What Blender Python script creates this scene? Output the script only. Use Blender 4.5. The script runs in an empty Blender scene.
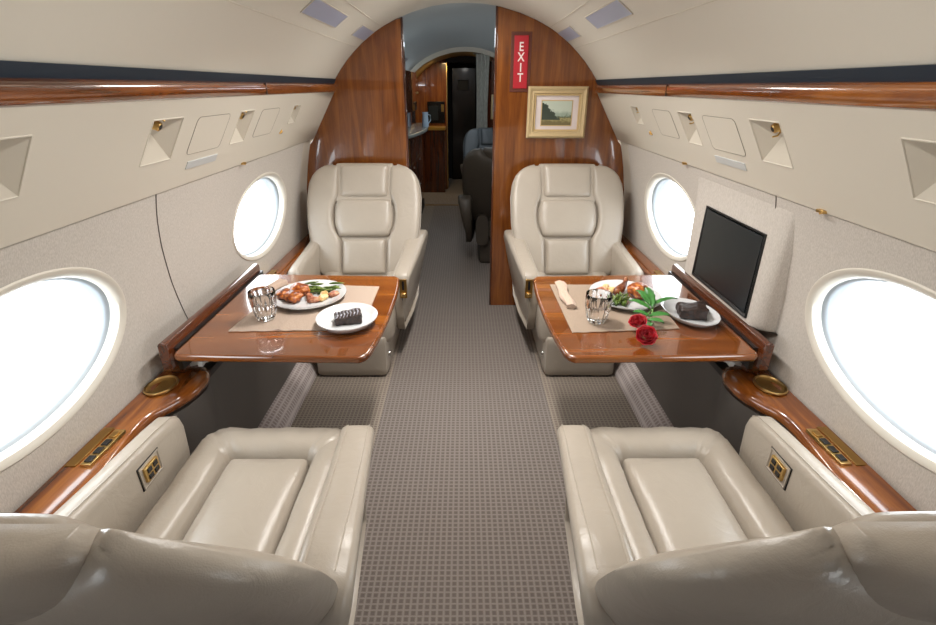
import bpy, bmesh, math, random
from mathutils import Vector, Matrix, noise
random.seed(7)
PI = math.pi
SC = bpy.context.scene
COL = SC.collection

# ------------------------------------------------------------------ helpers
def lin(c):
    return tuple(((v/255)/12.92 if v/255 <= .04045 else ((v/255+.055)/1.055)**2.4) for v in c) + (1.,)

def tag(o, label=None, cat=None, group=None, kind=None):
    if label: o['label'] = label
    if cat: o['category'] = cat
    if group: o['group'] = group
    if kind: o['kind'] = kind
    return o

def empty(name, loc=(0, 0, 0), rz=0., label=None, cat=None, group=None, kind=None):
    o = bpy.data.objects.new(name, None); COL.objects.link(o)
    o.location = loc; o.rotation_euler = (0, 0, rz); o.empty_display_size = .05
    return tag(o, label, cat, group, kind)

def obj(name, bm, mat, parent=None, angle=40, sub=0, bev=0, bseg=3):
    bmesh.ops.recalc_face_normals(bm, faces=bm.faces[:])
    me = bpy.data.meshes.new(name); bm.to_mesh(me); bm.free()
    me.materials.append(mat)
    for p in me.polygons: p.use_smooth = True
    me.set_sharp_from_angle(angle=math.radians(angle))
    o = bpy.data.objects.new(name, me); COL.objects.link(o)
    if parent: o.parent = parent
    if bev:
        m = o.modifiers.new('bevel', 'BEVEL'); m.width = bev; m.segments = bseg; m.limit_method = 'ANGLE'; m.angle_limit = math.radians(38)
        m.harden_normals = False
    if sub:
        m = o.modifiers.new('sub', 'SUBSURF'); m.levels = sub; m.render_levels = sub
    return o

def NB(): return bmesh.new()

def box(bm, x0, x1, y0, y1, z0, z1, M=None):
    vs = []
    for z in (z0, z1):
        for x, y in ((x0, y0), (x1, y0), (x1, y1), (x0, y1)):
            p = Vector((x, y, z)); vs.append(bm.verts.new(M @ p if M else p))
    for f in ((3, 2, 1, 0), (4, 5, 6, 7), (0, 1, 5, 4), (1, 2, 6, 5), (2, 3, 7, 6), (3, 0, 4, 7)):
        bm.faces.new([vs[i] for i in f])
    return bm

def loft(bm, rings, close=True, cap=True):
    R = [[bm.verts.new(p) for p in r] for r in rings]
    n = len(R[0])
    for a, b in zip(R, R[1:]):
        for i in range(n if close else n-1):
            j = (i+1) % n
            try: bm.faces.new((a[i], a[j], b[j], b[i]))
            except ValueError: pass
    if cap and close:
        bm.faces.new(list(reversed(R[0]))); bm.faces.new(R[-1])
    return bm

def prism(bm, poly, a, b, axis='Y', M=None):
    def P(p, t):
        q = {'X': (t, p[0], p[1]), 'Y': (p[0], t, p[1]), 'Z': (p[0], p[1], t)}[axis]
        q = Vector(q); return M @ q if M else q
    return loft(bm, [[P(p, a) for p in poly], [P(p, b) for p in poly]])

def tube(bm, pts, r, n=8, cap=True):
    pts = [Vector(p) for p in pts]; rings = []
    up = Vector((0, 0, 1))
    for i, p in enumerate(pts):
        t = (pts[min(i+1, len(pts)-1)]-pts[max(i-1, 0)]).normalized()
        a = t.cross(up)
        if a.length < .05: a = t.cross(Vector((1, 0, 0)))
        a.normalize(); b = t.cross(a)
        rr = r[i] if isinstance(r, (list, tuple)) else r
        rings.append([p+a*rr*math.cos(k*2*PI/n)+b*rr*math.sin(k*2*PI/n) for k in range(n)])
    return loft(bm, rings, cap=cap)

def lathe(bm, prof, c=(0, 0, 0), n=32, sx=1, sy=1, flute=0, fn=0, cap=False):
    rings = []
    for r, z in prof:
        rings.append([Vector((c[0]+r*sx*math.cos(k*2*PI/n)*(1+flute*math.cos(fn*k*2*PI/n)),
                              c[1]+r*sy*math.sin(k*2*PI/n)*(1+flute*math.cos(fn*k*2*PI/n)), c[2]+z)) for k in range(n)])
    return loft(bm, rings, cap=cap)

def rbox(bm, sx, sy, sz, r, n=8, puff=(0, 0, 0), M=None, warp=None):
    """rounded cushion box: centre at origin, full sizes, corner radius r, face bulge puff"""
    hx, hy, hz = sx/2, sy/2, sz/2; V = {}
    def vert(i, j, k):
        key = (i, j, k)
        if key in V: return V[key]
        f = lambda t: math.sin((t/n*2-1)*PI/2)*.35+(t/n*2-1)*.65
        u, v, w = f(i), f(j), f(k)
        p = Vector((u*hx, v*hy, w*hz))
        q = Vector((max(-hx+r, min(hx-r, p.x)), max(-hy+r, min(hy-r, p.y)), max(-hz+r, min(hz-r, p.z))))
        d = p-q
        if d.length > 1e-9: p = q+d.normalized()*r
        if k in (0, n): p.z += (1 if k else -1)*puff[2]*(1-u*u)*(1-v*v)
        if i in (0, n): p.x += (1 if i else -1)*puff[0]*(1-w*w)*(1-v*v)
        if j in (0, n): p.y += (1 if j else -1)*puff[1]*(1-u*u)*(1-w*w)
        if warp: p = warp(p)
        if M: p = M @ p
        V[key] = bm.verts.new(p); return V[key]
    for a in range(n):
        for b in range(n):
            for s in (0, n):
                bm.faces.new((vert(a, b, s), vert(a+1, b, s), vert(a+1, b+1, s), vert(a, b+1, s)))
                bm.faces.new((vert(a, s, b), vert(a+1, s, b), vert(a+1, s, b+1), vert(a, s, b+1)))
                bm.faces.new((vert(s, a, b), vert(s, a+1, b), vert(s, a+1, b+1), vert(s, a, b+1)))
    return bm

def pillow(bm, fn, T, nu=18, nv=18, p=6, q=2.2, back=.012):
    """closed padded panel; fn(a,b) a,b in -1..1 -> (point, normal); thickness T superelliptic"""
    top = []; bot = []
    for i in range(nu+1):
        a = math.sin((i/nu*2-1)*PI/2); rt = []; rb = []
        for j in range(nv+1):
            b = math.sin((j/nv*2-1)*PI/2)
            P, N = fn(a, b)
            h = T*(max(0, 1-abs(a)**p)*max(0, 1-abs(b)**p))**(1/q)
            rt.append(bm.verts.new(P+N*h)); rb.append(bm.verts.new(P-N*back))
        top.append(rt); bot.append(rb)
    for i in range(nu):
        for j in range(nv):
            bm.faces.new((top[i][j], top[i+1][j], top[i+1][j+1], top[i][j+1]))
            bm.faces.new((bot[i][j+1], bot[i+1][j+1], bot[i+1][j], bot[i][j]))
    for i in range(nu):
        bm.faces.new((bot[i][0], bot[i+1][0], top[i+1][0], top[i][0])); bm.faces.new((top[i][nv], top[i+1][nv], bot[i+1][nv], bot[i][nv]))
    for j in range(nv):
        bm.faces.new((top[0][j], top[0][j+1], bot[0][j+1], bot[0][j])); bm.faces.new((bot[nu][j], bot[nu][j+1], top[nu][j+1], top[nu][j]))
    return bm

def interp(x, xs, ys):
    if x <= xs[0]: return ys[0]
    for i in range(len(xs)-1):
        if x <= xs[i+1]:
            t = (x-xs[i])/(xs[i+1]-xs[i]); return ys[i]+(ys[i+1]-ys[i])*t
    return ys[-1]

# ------------------------------------------------------------------ materials
def newmat(name):
    m = bpy.data.materials.new(name); m.use_nodes = True
    nt = m.node_tree; b = nt.nodes['Principled BSDF']
    return m, nt, b
def N(nt, t, **kw):
    n = nt.nodes.new(t)
    for k, v in kw.items():
        if hasattr(n, k): setattr(n, k, v)
        else: n.inputs[k].default_value = v
    return n
def setin(n, k, v): n.inputs[k].default_value = v

def simple(name, c, rough=.5, metal=0, coat=0, spec=.5, bump=0, bscale=200, var=0, vscale=8):
    m, nt, b = newmat(name)
    setin(b, 'Base Color', lin(c)); setin(b, 'Roughness', rough); setin(b, 'Metallic', metal)
    setin(b, 'Coat Weight', coat); setin(b, 'Specular IOR Level', spec); setin(b, 'Coat Roughness', .05)
    tc = N(nt, 'ShaderNodeTexCoord')
    if var:
        n = N(nt, 'ShaderNodeTexNoise'); setin(n, 'Scale', vscale); setin(n, 'Detail', 4)
        nt.links.new(tc.outputs['Object'], n.inputs['Vector'])
        mx = N(nt, 'ShaderNodeMix', data_type='RGBA')
        mx.inputs[6].default_value = lin([max(0, v*(1-var)) for v in c]); mx.inputs[7].default_value = lin([min(255, v*(1+var)) for v in c])
        nt.links.new(n.outputs['Fac'], mx.inputs[0]); nt.links.new(mx.outputs[2], b.inputs['Base Color'])
    if bump:
        n = N(nt, 'ShaderNodeTexNoise'); setin(n, 'Scale', bscale); setin(n, 'Detail', 3)
        nt.links.new(tc.outputs['Object'], n.inputs['Vector'])
        bp = N(nt, 'ShaderNodeBump'); setin(bp, 'Strength', bump); setin(bp, 'Distance', .002)
        nt.links.new(n.outputs['Fac'], bp.inputs['Height']); nt.links.new(bp.outputs['Normal'], b.inputs['Normal'])
    return m

def leather(name, c, rough=.42):
    m, nt, b = newmat(name)
    tc = N(nt, 'ShaderNodeTexCoord')
    n1 = N(nt, 'ShaderNodeTexNoise'); setin(n1, 'Scale', 5.); setin(n1, 'Detail', 3)
    n2 = N(nt, 'ShaderNodeTexVoronoi'); setin(n2, 'Scale', 420.)
    n3 = N(nt, 'ShaderNodeTexNoise'); setin(n3, 'Scale', 14.); setin(n3, 'Detail', 5); setin(n3, 'Distortion', 1.5)
    for n in (n1, n2, n3): nt.links.new(tc.outputs['Object'], n.inputs['Vector'])
    mx = N(nt, 'ShaderNodeMix', data_type='RGBA')
    mx.inputs[6].default_value = lin([v*.95 for v in c]); mx.inputs[7].default_value = lin([min(255, v*1.03) for v in c])
    nt.links.new(n1.outputs['Fac'], mx.inputs[0]); nt.links.new(mx.outputs[2], b.inputs['Base Color'])
    b1 = N(nt, 'ShaderNodeBump'); setin(b1, 'Strength', .12); setin(b1, 'Distance', .001)
    b2 = N(nt, 'ShaderNodeBump'); setin(b2, 'Strength', .35); setin(b2, 'Distance', .006)
    nt.links.new(n2.outputs['Distance'], b1.inputs['Height']); nt.links.new(n3.outputs['Fac'], b2.inputs['Height'])
    nt.links.new(b2.outputs['Normal'], b1.inputs['Normal']); nt.links.new(b1.outputs['Normal'], b.inputs['Normal'])
    setin(b, 'Roughness', rough); setin(b, 'Specular IOR Level', .5)
    return m

def wood(name, dark, mid, light, axis='Y', rough=.22, coat=1., scale=1., band=0):
    """lacquered veneer; grain runs along axis"""
    m, nt, b = newmat(name)
    tc = N(nt, 'ShaderNodeTexCoord'); mp = N(nt, 'ShaderNodeMapping')
    s = {'X': (.9, 14, 14), 'Y': (14, .9, 14), 'Z': (14, 14, .9)}[axis]
    mp.inputs['Scale'].default_value = [v*scale for v in s]
    nt.links.new(tc.outputs['Object'], mp.inputs['Vector'])
    n1 = N(nt, 'ShaderNodeTexNoise'); setin(n1, 'Scale', 1.6); setin(n1, 'Detail', 7); setin(n1, 'Roughness', .62); setin(n1, 'Distortion', .9)
    n2 = N(nt, 'ShaderNodeTexNoise'); setin(n2, 'Scale', 9.); setin(n2, 'Detail', 5); setin(n2, 'Distortion', .2)
    nt.links.new(mp.outputs['Vector'], n1.inputs['Vector']); nt.links.new(mp.outputs['Vector'], n2.inputs['Vector'])
    r = N(nt, 'ShaderNodeValToRGB'); e = r.color_ramp.elements
    e[0].position = .30; e[0].color = lin(dark); e[1].position = .72; e[1].color = lin(light)
    k = e.new(.5); k.color = lin(mid)
    nt.links.new(n1.outputs['Fac'], r.inputs['Fac'])
    mx = N(nt, 'ShaderNodeMix', data_type='RGBA', blend_type='MULTIPLY'); mx.inputs[0].default_value = .28
    r2 = N(nt, 'ShaderNodeValToRGB'); r2.color_ramp.elements[0].position = .35; r2.color_ramp.elements[0].color = (.45, .38, .33, 1)
    r2.color_ramp.elements[1].position = .6; r2.color_ramp.elements[1].color = (1, 1, 1, 1)
    nt.links.new(n2.outputs['Fac'], r2.inputs['Fac'])
    nt.links.new(r.outputs['Color'], mx.inputs[6]); nt.links.new(r2.outputs['Color'], mx.inputs[7])
    nt.links.new(mx.outputs[2], b.inputs['Base Color'])
    setin(b, 'Roughness', rough); setin(b, 'Coat Weight', coat); setin(b, 'Coat Roughness', .02); setin(b, 'Coat IOR', 1.5)
    return m

def weave(name, c1, c2, sx=260, sz=60, bump=.25, rough=.95):
    m, nt, b = newmat(name)
    tc = N(nt, 'ShaderNodeTexCoord'); mp = N(nt, 'ShaderNodeMapping'); mp.inputs['Scale'].default_value = (sx, sx, sz)
    n = N(nt, 'ShaderNodeTexNoise'); setin(n, 'Scale', 1.); setin(n, 'Detail', 4)
    nt.links.new(tc.outputs['Object'], mp.inputs['Vector']); nt.links.new(mp.outputs['Vector'], n.inputs['Vector'])
    r = N(nt, 'ShaderNodeValToRGB'); e = r.color_ramp.elements; e[0].position = .35; e[0].color = lin(c1); e[1].position = .65; e[1].color = lin(c2)
    nt.links.new(n.outputs['Fac'], r.inputs['Fac']); nt.links.new(r.outputs['Color'], b.inputs['Base Color'])
    bp = N(nt, 'ShaderNodeBump'); setin(bp, 'Strength', bump); setin(bp, 'Distance', .002)
    nt.links.new(n.outputs['Fac'], bp.inputs['Height']); nt.links.new(bp.outputs['Normal'], b.inputs['Normal'])
    setin(b, 'Roughness', rough); setin(b, 'Specular IOR Level', .2)
    return m

def carpet(name, base, line, dark, cell=.027, rot=0):
    m, nt, b = newmat(name); L = nt.links
    tc = N(nt, 'ShaderNodeTexCoord'); sp = N(nt, 'ShaderNodeSeparateXYZ'); L.new(tc.outputs['Object'], sp.inputs[0])
    outs = []
    for k, (ax, cs, w) in enumerate((('X', cell, .13), ('Y', cell*.95, .11))):
        d = N(nt, 'ShaderNodeMath', operation='MULTIPLY'); d.inputs[1].default_value = 1/cs; L.new(sp.outputs[ax], d.inputs[0])
        f = N(nt, 'ShaderNodeMath', operation='FRACT'); L.new(d.outputs[0], f.inputs[0])
        s = N(nt, 'ShaderNodeMath', operation='SUBTRACT'); s.inputs[1].default_value = .5; L.new(f.outputs[0], s.inputs[0])
        a = N(nt, 'ShaderNodeMath', operation='ABSOLUTE'); L.new(s.outputs[0], a.inputs[0])
        g = N(nt, 'ShaderNodeMapRange'); g.inputs[1].default_value = w*.4; g.inputs[2].default_value = w*2.2; g.inputs[3].default_value = 1; g.inputs[4].default_value = 0
        L.new(a.outputs[0], g.inputs[0]); outs.append(g)
    mxm = N(nt, 'ShaderNodeMath', operation='MAXIMUM'); L.new(outs[0].outputs[0], mxm.inputs[0]); L.new(outs[1].outputs[0], mxm.inputs[1])
    n = N(nt, 'ShaderNodeTexNoise'); setin(n, 'Scale', 240.); setin(n, 'Detail', 3); L.new(tc.outputs['Object'], n.inputs['Vector'])
    n2 = N(nt, 'ShaderNodeTexNoise'); setin(n2, 'Scale', 3.); setin(n2, 'Detail', 3); L.new(tc.outputs['Object'], n2.inputs['Vector'])
    c0 = N(nt, 'ShaderNodeMix', data_type='RGBA'); c0.inputs[6].default_value = lin(dark); c0.inputs[7].default_value = lin(base); L.new(n.outputs['Fac'], c0.inputs[0])
    c1 = N(nt, 'ShaderNodeMix', data_type='RGBA'); c1.inputs[7].default_value = lin(line); L.new(c0.outputs[2], c1.inputs[6])
    ml = N(nt, 'ShaderNodeMath', operation='MULTIPLY'); ml.inputs[1].default_value = .8; L.new(mxm.outputs[0], ml.inputs[0]); L.new(ml.outputs[0], c1.inputs[0])
    L.new(c1.outputs[2], b.inputs['Base Color'])
    ad = N(nt, 'ShaderNodeMath', operation='ADD'); L.new(mxm.outputs[0], ad.inputs[0]); L.new(n.outputs['Fac'], ad.inputs[1])
    bp = N(nt, 'ShaderNodeBump'); setin(bp, 'Strength', .5); setin(bp, 'Distance', .003); L.new(ad.outputs[0], bp.inputs['Height']); L.new(bp.outputs['Normal'], b.inputs['Normal'])
    setin(b, 'Roughness', .9); setin(b, 'Specular IOR Level', .25); setin(b, 'Sheen Weight', .25)
    return m

def glassy(name, tint=(1, 1, 1, 1), refl=.08):
    m, nt, b = newmat(name); nt.nodes.remove(b)
    out = nt.nodes['Material Output']
    t = N(nt, 'ShaderNodeBsdfTransparent'); t.inputs[0].default_value = tint
    g = N(nt, 'ShaderNodeBsdfGlossy'); g.inputs['Roughness'].default_value = .02
    lw = N(nt, 'ShaderNodeLayerWeight'); lw.inputs[0].default_value = .5
    pw = N(nt, 'ShaderNodeMath', operation='POWER'); pw.inputs[1].default_value = 4; nt.links.new(lw.outputs['Facing'], pw.inputs[0])
    ma = N(nt, 'ShaderNodeMath', operation='MULTIPLY_ADD'); ma.inputs[1].default_value = .8; ma.inputs[2].default_value = refl*.5; nt.links.new(pw.outputs[0], ma.inputs[0])
    mx = N(nt, 'ShaderNodeMixShader'); nt.links.new(ma.outputs[0], mx.inputs[0]); nt.links.new(t.outputs[0], mx.inputs[1]); nt.links.new(g.outputs[0], mx.inputs[2])
    nt.links.new(mx.outputs[0], out.inputs[0])
    return m

def emit(name, c, s):
    m, nt, b = newmat(name)
    setin(b, 'Base Color', lin(c)); setin(b, 'Emission Color', lin(c)); setin(b, 'Emission Strength', s); setin(b, 'Roughness', .4)
    return m

M = {}
M['leather'] = leather('cream_leather', (167, 157, 144), .33)
M['leather_dark'] = leather('slate_leather', (66, 72, 76), .4)
M['leather_brown'] = leather('umber_leather', (66, 60, 52), .5)
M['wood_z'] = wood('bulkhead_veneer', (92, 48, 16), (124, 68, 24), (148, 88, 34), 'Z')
M['wood_y'] = wood('rail_veneer', (76, 38, 12), (128, 68, 22), (170, 102, 38), 'Y')
M['wood_rail'] = wood('dark_rail_veneer', (52, 24, 12), (84, 40, 18), (112, 58, 26), 'Y')
M['wood_t'] = wood('table_veneer', (84, 40, 10), (118, 62, 16), (154, 90, 30), 'X', scale=.45)
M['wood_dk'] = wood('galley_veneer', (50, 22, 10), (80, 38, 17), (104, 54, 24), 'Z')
M['cream'] = simple('cream_panel', (216, 209, 195), .55, bump=.05, bscale=300)
M['cream_dk'] = simple('cream_recess', (204, 196, 181), .6)
M['ceiling'] = simple('ceiling_cloth', (216, 210, 197), .75, bump=.12, bscale=500)
M['ceiling_blue'] = simple('forward_ceiling', (180, 188, 190), .6)
M['fabric'] = weave('wall_cloth', (184, 177, 168), (203, 196, 188), 420, 110, .15)
M['carpet'] = carpet('aisle_carpet', (104, 94, 88), (134, 125, 118), (88, 78, 72), .021)
M['carpet_side'] = carpet('side_carpet', (122, 109, 97), (152, 140, 127), (98, 87, 77), .019)
M['carpet_cove'] = carpet('cove_carpet', (164, 151, 148), (202, 192, 188), (144, 130, 126), .021)
M['taupe'] = simple('lower_panel', (92, 86, 81), .5, bump=.05)
M['black'] = simple('black_plastic', (16, 16, 17), .35)
M['slot'] = simple('navy_slot', (26, 40, 54), .6)
M['gold'] = simple('brushed_gold', (208, 174, 112), .28, metal=1)
M['gold_dk'] = simple('aged_gold', (172, 136, 78), .35, metal=1)
M['screen'] = simple('screen_glass', (20, 27, 31), .35)
M['hatchline'] = simple('hatch_gap', (140, 132, 118), .7)
M['white'] = simple('window_bezel', (214, 208, 196), .35)
M['tunnel'] = simple('window_tunnel', (166, 174, 181), .4)
M['glass'] = glassy('window_glass')
def realglass(name, ior, c=(1, 1, 1)):
    m, nt, b = newmat(name); setin(b, 'Transmission Weight', 1.); setin(b, 'Roughness', .0); setin(b, 'IOR', ior); b.inputs['Base Color'].default_value = c+(1,); return m
M['tumbler'] = realglass('drinking_glass', 1.48); M['water'] = realglass('water', 1.33)
M['china'] = simple('white_china', (206, 208, 210), .12, coat=.4)
M['mat_l'] = weave('placemat_linen', (156, 138, 124), (176, 158, 143), 300, 300, .2)
M['mat_r'] = weave('placemat_linen_dark', (138, 122, 106), (158, 140, 124), 300, 300, .2)
M['napkin'] = weave('napkin_linen', (170, 148, 132), (190, 168, 152), 300, 300, .2)
M['steel'] = simple('painted_arm', (205, 205, 203), .35, metal=.3)
M['chrome'] = simple('chrome', (200, 200, 200), .15, metal=1)
M['lens'] = simple('downlight_lens', (172, 180, 202), .35)
M['red'] = simple('exit_red', (176, 22, 38), .5)
M['brownsign'] = simple('sign_surround', (92, 42, 26), .5)
M['ltr'] = simple('sign_letter', (238, 225, 222), .5)
M['frame'] = simple('gilt_frame', (206, 182, 138), .45, metal=.25, bump=.6, bscale=120)
M['frame_in'] = simple('gilt_slip', (214, 186, 136), .4, metal=.3)
M['matboard'] = simple('mat_board', (224, 212, 210), .8)
M['curtain'] = weave('curtain_cloth', (190, 190, 182), (222, 222, 216), 90, 20, .1)
M['galley_blk'] = simple('oven_black', (12, 11, 10), .2, coat=.3)
M['dark'] = simple('vestibule_dark', (15, 13, 12), .6)
M['wood_gal'] = wood('far_galley_veneer', (88, 46, 18), (128, 72, 28), (160, 100, 44), 'Z')
M['stone'] = simple('grey_counter', (128, 130, 126), .25)
M['tan'] = simple('galley_ceiling', (150, 120, 70), .6)

# ------------------------------------------------------------------ cabin section
PZ = [0, .10, .30, .45, .55, .70, .78, .85, 1.0, 1.1, 1.19]
PX = [.84, .94, 1.03, 1.085, 1.085, 1.075, 1.068, 1.06, 1.035, 1.012, .987]
def wx(z): return interp(z, PZ, PX)
CEIL = [(-.812, 1.525), (-.775, 1.575), (-.73, 1.628), (-.68, 1.678), (-.63, 1.722), (-.57, 1.768), (-.5, 1.81), (-.42, 1.848), (-.32, 1.885), (-.2, 1.916), (-.1, 1.93)]
CEIL = CEIL + [(0, 1.934)] + [(-x, z) for x, z in reversed(CEIL)]
YR, YF = -1.35, 3.40       # cabin rear / forward bulkhead

def sheet(bm, prof, ys, th, d=(0, 0, 1)):
    """thin shell following an XZ profile along Y, thickened outwards from (0,.9)"""
    def off(p):
        v = Vector((p[0], 0, p[1]-.9)); v.normalize(); return (p[0]+v.x*th, p[1]+v.z*th)
    loop = list(prof)+[off(p) for p in reversed(prof)]
    return loft(bm, [[Vector((p[0], y, p[1])) for p in loop] for y in ys])

def structure(name, bm, mat, **kw):
    o = obj(name, bm, mat, **kw); o['kind'] = 'structure'; return o

# floor
bm = NB(); box(bm, -.42, .42, YR, 6.82, -.05, 0); structure('floor', bm, M['carpet'])
bm = NB()
for s in (-1, 1):
    a, b = sorted((s*.4215, s*.845)); box(bm, a, b, YR, 6.82, -.05, -.002)
structure('floor_side', bm, M['carpet_side'])
# ceiling
bm = NB(); sheet(bm, CEIL, [YR, YF], .03); structure('ceiling', bm, M['ceiling'], angle=60)
# fine seams of the downlight channel
for k, s in enumerate((-1, 1)):
    bm = NB()
    for x in (.500, .655):
        z = interp(-x, [p[0] for p in CEIL[:12]], [p[1] for p in CEIL[:12]])-.001
        tube(bm, [(s*x, YR, z), (s*x, YF, z)], .0016, 6)
    structure('trim_%d' % (k+1), bm, M['cream_dk'])
# walls with elliptical window openings
WA, WB, WZ = .36, .20, .875
WY = [-.50, 1.04, 2.56]
WZ0, WZ1 = .50, 1.176
def build_wall(s):
    bm = NB()
    def V(y, z): return bm.verts.new((s*wx(z), y, z))
    zs = [WZ0, .55, .62, .70, .78, .85, .92, 1.0, 1.06, 1.10, 1.14, WZ1]
    def grid(y0, y1, n):
        g = [[V(y0+(y1-y0)*i/n, z) for z in zs] for i in range(n+1)]
        for i in range(n):
            for j in range(len(zs)-1): bm.faces.new((g[i][j], g[i+1][j], g[i+1][j+1], g[i][j+1]))
    cur = YR
    for yc in WY:
        y0, y1 = yc-.46, yc+.46
        grid(cur, y0, 3); cur = y1
        # ring between ellipse and rectangle
        nseg = 80; rings = []
        angs = [k*2*PI/nseg for k in range(nseg)]
        for ca, cb in ((y1-yc, WZ1-WZ), (y0-yc, WZ1-WZ), (y0-yc, WZ0-WZ), (y1-yc, WZ0-WZ)):
            angs.append(math.atan2(cb/WB, ca/WA) % (2*PI))
        for zz in zs:
            for yy in (y0, y1): angs.append(math.atan2((zz-WZ)/WB, (yy-yc)/WA) % (2*PI))
        angs = sorted(angs); angs = [a for i_, a in enumerate(angs) if i_ == 0 or a-angs[i_-1] > 1e-4]
        for t in [0, .15, .35, .6, .8, 1.]:
            r = []
            for a in angs:
                c, sn = math.cos(a)*WA, math.sin(a)*WB
                k = min(((y1-yc)/c if c > 1e-6 else ((y0-yc)/c if c < -1e-6 else 1e9)), ((WZ1-WZ)/sn if sn > 1e-6 else ((WZ0-WZ)/sn if sn < -1e-6 else 1e9)))
                f = 1+(k-1)*t; r.append(V(yc+c*f, WZ+sn*f))
            rings.append(r)
        for a, b in zip(rings, rings[1:]):
            for i in range(len(angs)):
                j = (i+1) % len(angs); bm.faces.new((a[i], b[i], b[j], a[j]))
    grid(cur, 3.20, 2)
    bmesh.ops.remove_doubles(bm, verts=bm.verts[:], dist=.0005)
    return bm
for s, nm in ((-1, 'left'), (1, 'right')):
    structure('wall_'+nm, build_wall(s), M['fabric'], angle=30)
# outer shell behind the liner (closes the cabin), recessed end bay next to bulkhead
for s, nm in ((-1, 'left'), (1, 'right')):
    bm = NB()
    pr = [(s*(x+.012), z) for x, z in zip(PX, PZ) if z >= .45]
    sheet(bm, pr, [3.195, 3.40], .02)
    structure('wall_end_'+nm, bm, M['cream_dk'])
# panel seam between the windows
for k, s in enumerate((-1, 1)):
    bm = NB(); pts = []
    for i in range(13):
        z = .60+.58*i/12; pts.append((s*(wx(z)-.0012), 1.60+.18*((1.18-z)/.6)**1.5, z))
    tube(bm, pts, .0016, 6); structure('trim_%d' % (k+3), bm, M['taupe'])

# windows
n = 0
for s in (-1, 1):
    for yc in WY:
        n += 1
        w = empty('window_%d' % n, (s*1.06, yc, WZ), kind='structure')
        def E(a, b, off, k=64, ins=0):
            out = []
            for i in range(k):
                t = i*2*PI/k; y = a*math.cos(t); z = b*math.sin(t)
                out.append(Vector((s*(wx(WZ+z)+off)-s*1.06, y, z)))
            return out
        bm = NB()
        loft(bm, [E(WA+.014, WB+.014, -.001), E(WA+.010, WB+.010, -.005), E(WA+.002, WB+.002, -.005), E(WA-.010, WB-.010, .004), E(WA-.014, WB-.014, .022), E(WA-.014, WB-.014, .03), E(WA+.02, WB+.02, .03)], cap=False)
        obj('frame', bm, M['white'], w)
        bm = NB()
        loft(bm, [E(WA-.010, WB-.010, .03), E(WA-.018, WB-.018, .036), E(WA-.022, WB-.022, .040), E(WA-.030, WB-.030, .100), E(WA-.01, WB-.01, .103)], cap=False)
        obj('reveal', bm, M['tunnel'], w)
        bm = NB(); vs = [bm.verts.new(p) for p in E(WA-.022, WB-.022, .042)]; c = bm.verts.new((s*.042, 0, 0))
        for i in range(len(vs)): bm.faces.new((vs[i], vs[(i+1) % len(vs)], c))
        obj('pane', bm, M['glass'], w)

# outer skin keeps daylight out except through the windows (solid bands above/below, between)
for s, nm in ((-1, 'left'), (1, 'right')):
    bm = NB()
    sheet(bm, [(s*(wx(z)+.105), z) for z in (0.0, .3, .5, .64)], [YR, 3.42], .02)
    sheet(bm, [(s*(wx(z)+.105), z) for z in (1.11, 1.19)]+[(s*1.0, 1.45), (s*.86, 1.6)], [YR, 3.42], .02)
    ys = [YR]+[v for yc in WY for v in (yc-.42, yc+.42)]+[3.42]
    for a, b in zip(ys[0::2], ys[1::2]):
        sheet(bm, [(s*(wx(z)+.105), z) for z in (.64, .85, 1.11)], [a, b], .02)
    structure('wall_skin_'+nm, bm, M['dark'])
# lower side panels: dark taupe + carpeted cove
def ledge_in(y):   # inner edge x of near/far ledge
    return interp(y, [-1.3, .80, 1.02, 1.12, 1.22, 1.29, 1.35, 1.42, 1.50, 1.56, 1.60, 2.2, 2.255, 2.9, 3.4],
                  [.985, .980, .968, .980, .992, .990, .950, .918, .915, .928, .955, .955, .998, .998, .998])
for s, nm in ((-1, 'left'), (1, 'right')):
    bm = NB(); rings = []
    for i in range(96):
        y = YR+(3.40-YR)*i/95
        li = ledge_in(y)+.012
        rings.append([Vector((s*x, y, z)) for x, z in ((.925+(.05 if y > 2.4 else 0), .10), (.935+(.06 if y > 2.4 else 0), .18), ((.5*(.94+li)+.005) if y < 2.4 else 1.0, .32), (li, .44), (li, .505), (max(li+.012, 1.02), .505), (1.0, .10))])
    loft(bm, rings, cap=True); structure('wall_lower_'+nm, bm, M['taupe'], angle=50)
    bm = NB(); loft(bm, [[Vector((s*x, y, z)) for x, z in ((.842, -.01), (.845, .012), (.862, .05), (.89, .085), (.932, .112), (.96, .112), (.96, -.01))] for y in (YR, 3.40)])
    structure('baseboard_'+nm, bm, M['carpet_cove'], angle=60)
# rear wall
bm = NB(); box(bm, -1.15, 1.15, YR-.04, YR, 0, 2.0); structure('wall_rear', bm, M['wood_z'])

# forward bulkhead
def half_outline(s, xin):
    top = [(x, z) for x, z in CEIL if x > xin+.005] if s > 0 else [(-x, z) for x, z in CEIL if x < -xin-.005][::-1]
    top = sorted(top)
    ztop = interp(xin, [0]+[p[0] for p in top], [1.934]+[p[1] for p in top])
    pts = [(xin, 0), (xin, ztop)]+top+[(.84, 1.47), (.905, 1.35), (.99, 1.17)]+[(x+.035, z) for x, z in zip(reversed(PX), reversed(PZ)) if z < 1.15]
    return [(s*x, z) for x, z in pts]
for s, xin, nm in ((-1, .388, 'left'), (1, .187, 'right')):
    bm = NB(); prism(bm, half_outline(s, xin), YF, YF+.035); structure('wall_front_'+nm, bm, M['wood_z'], angle=30, bev=.003)
    bm = NB(); a, b = sorted((s*(xin-.012), s*xin)); box(bm, a, b, YF-.004, YF+.04, 1.35, 1.86 if s < 0 else 1.92); box(bm, a, b, YF+.0, YF+.04, 0, 1.35)
    structure('trim_%d' % (5 if s < 0 else 6), bm, M['wood_dk'], bev=.003)

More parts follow.
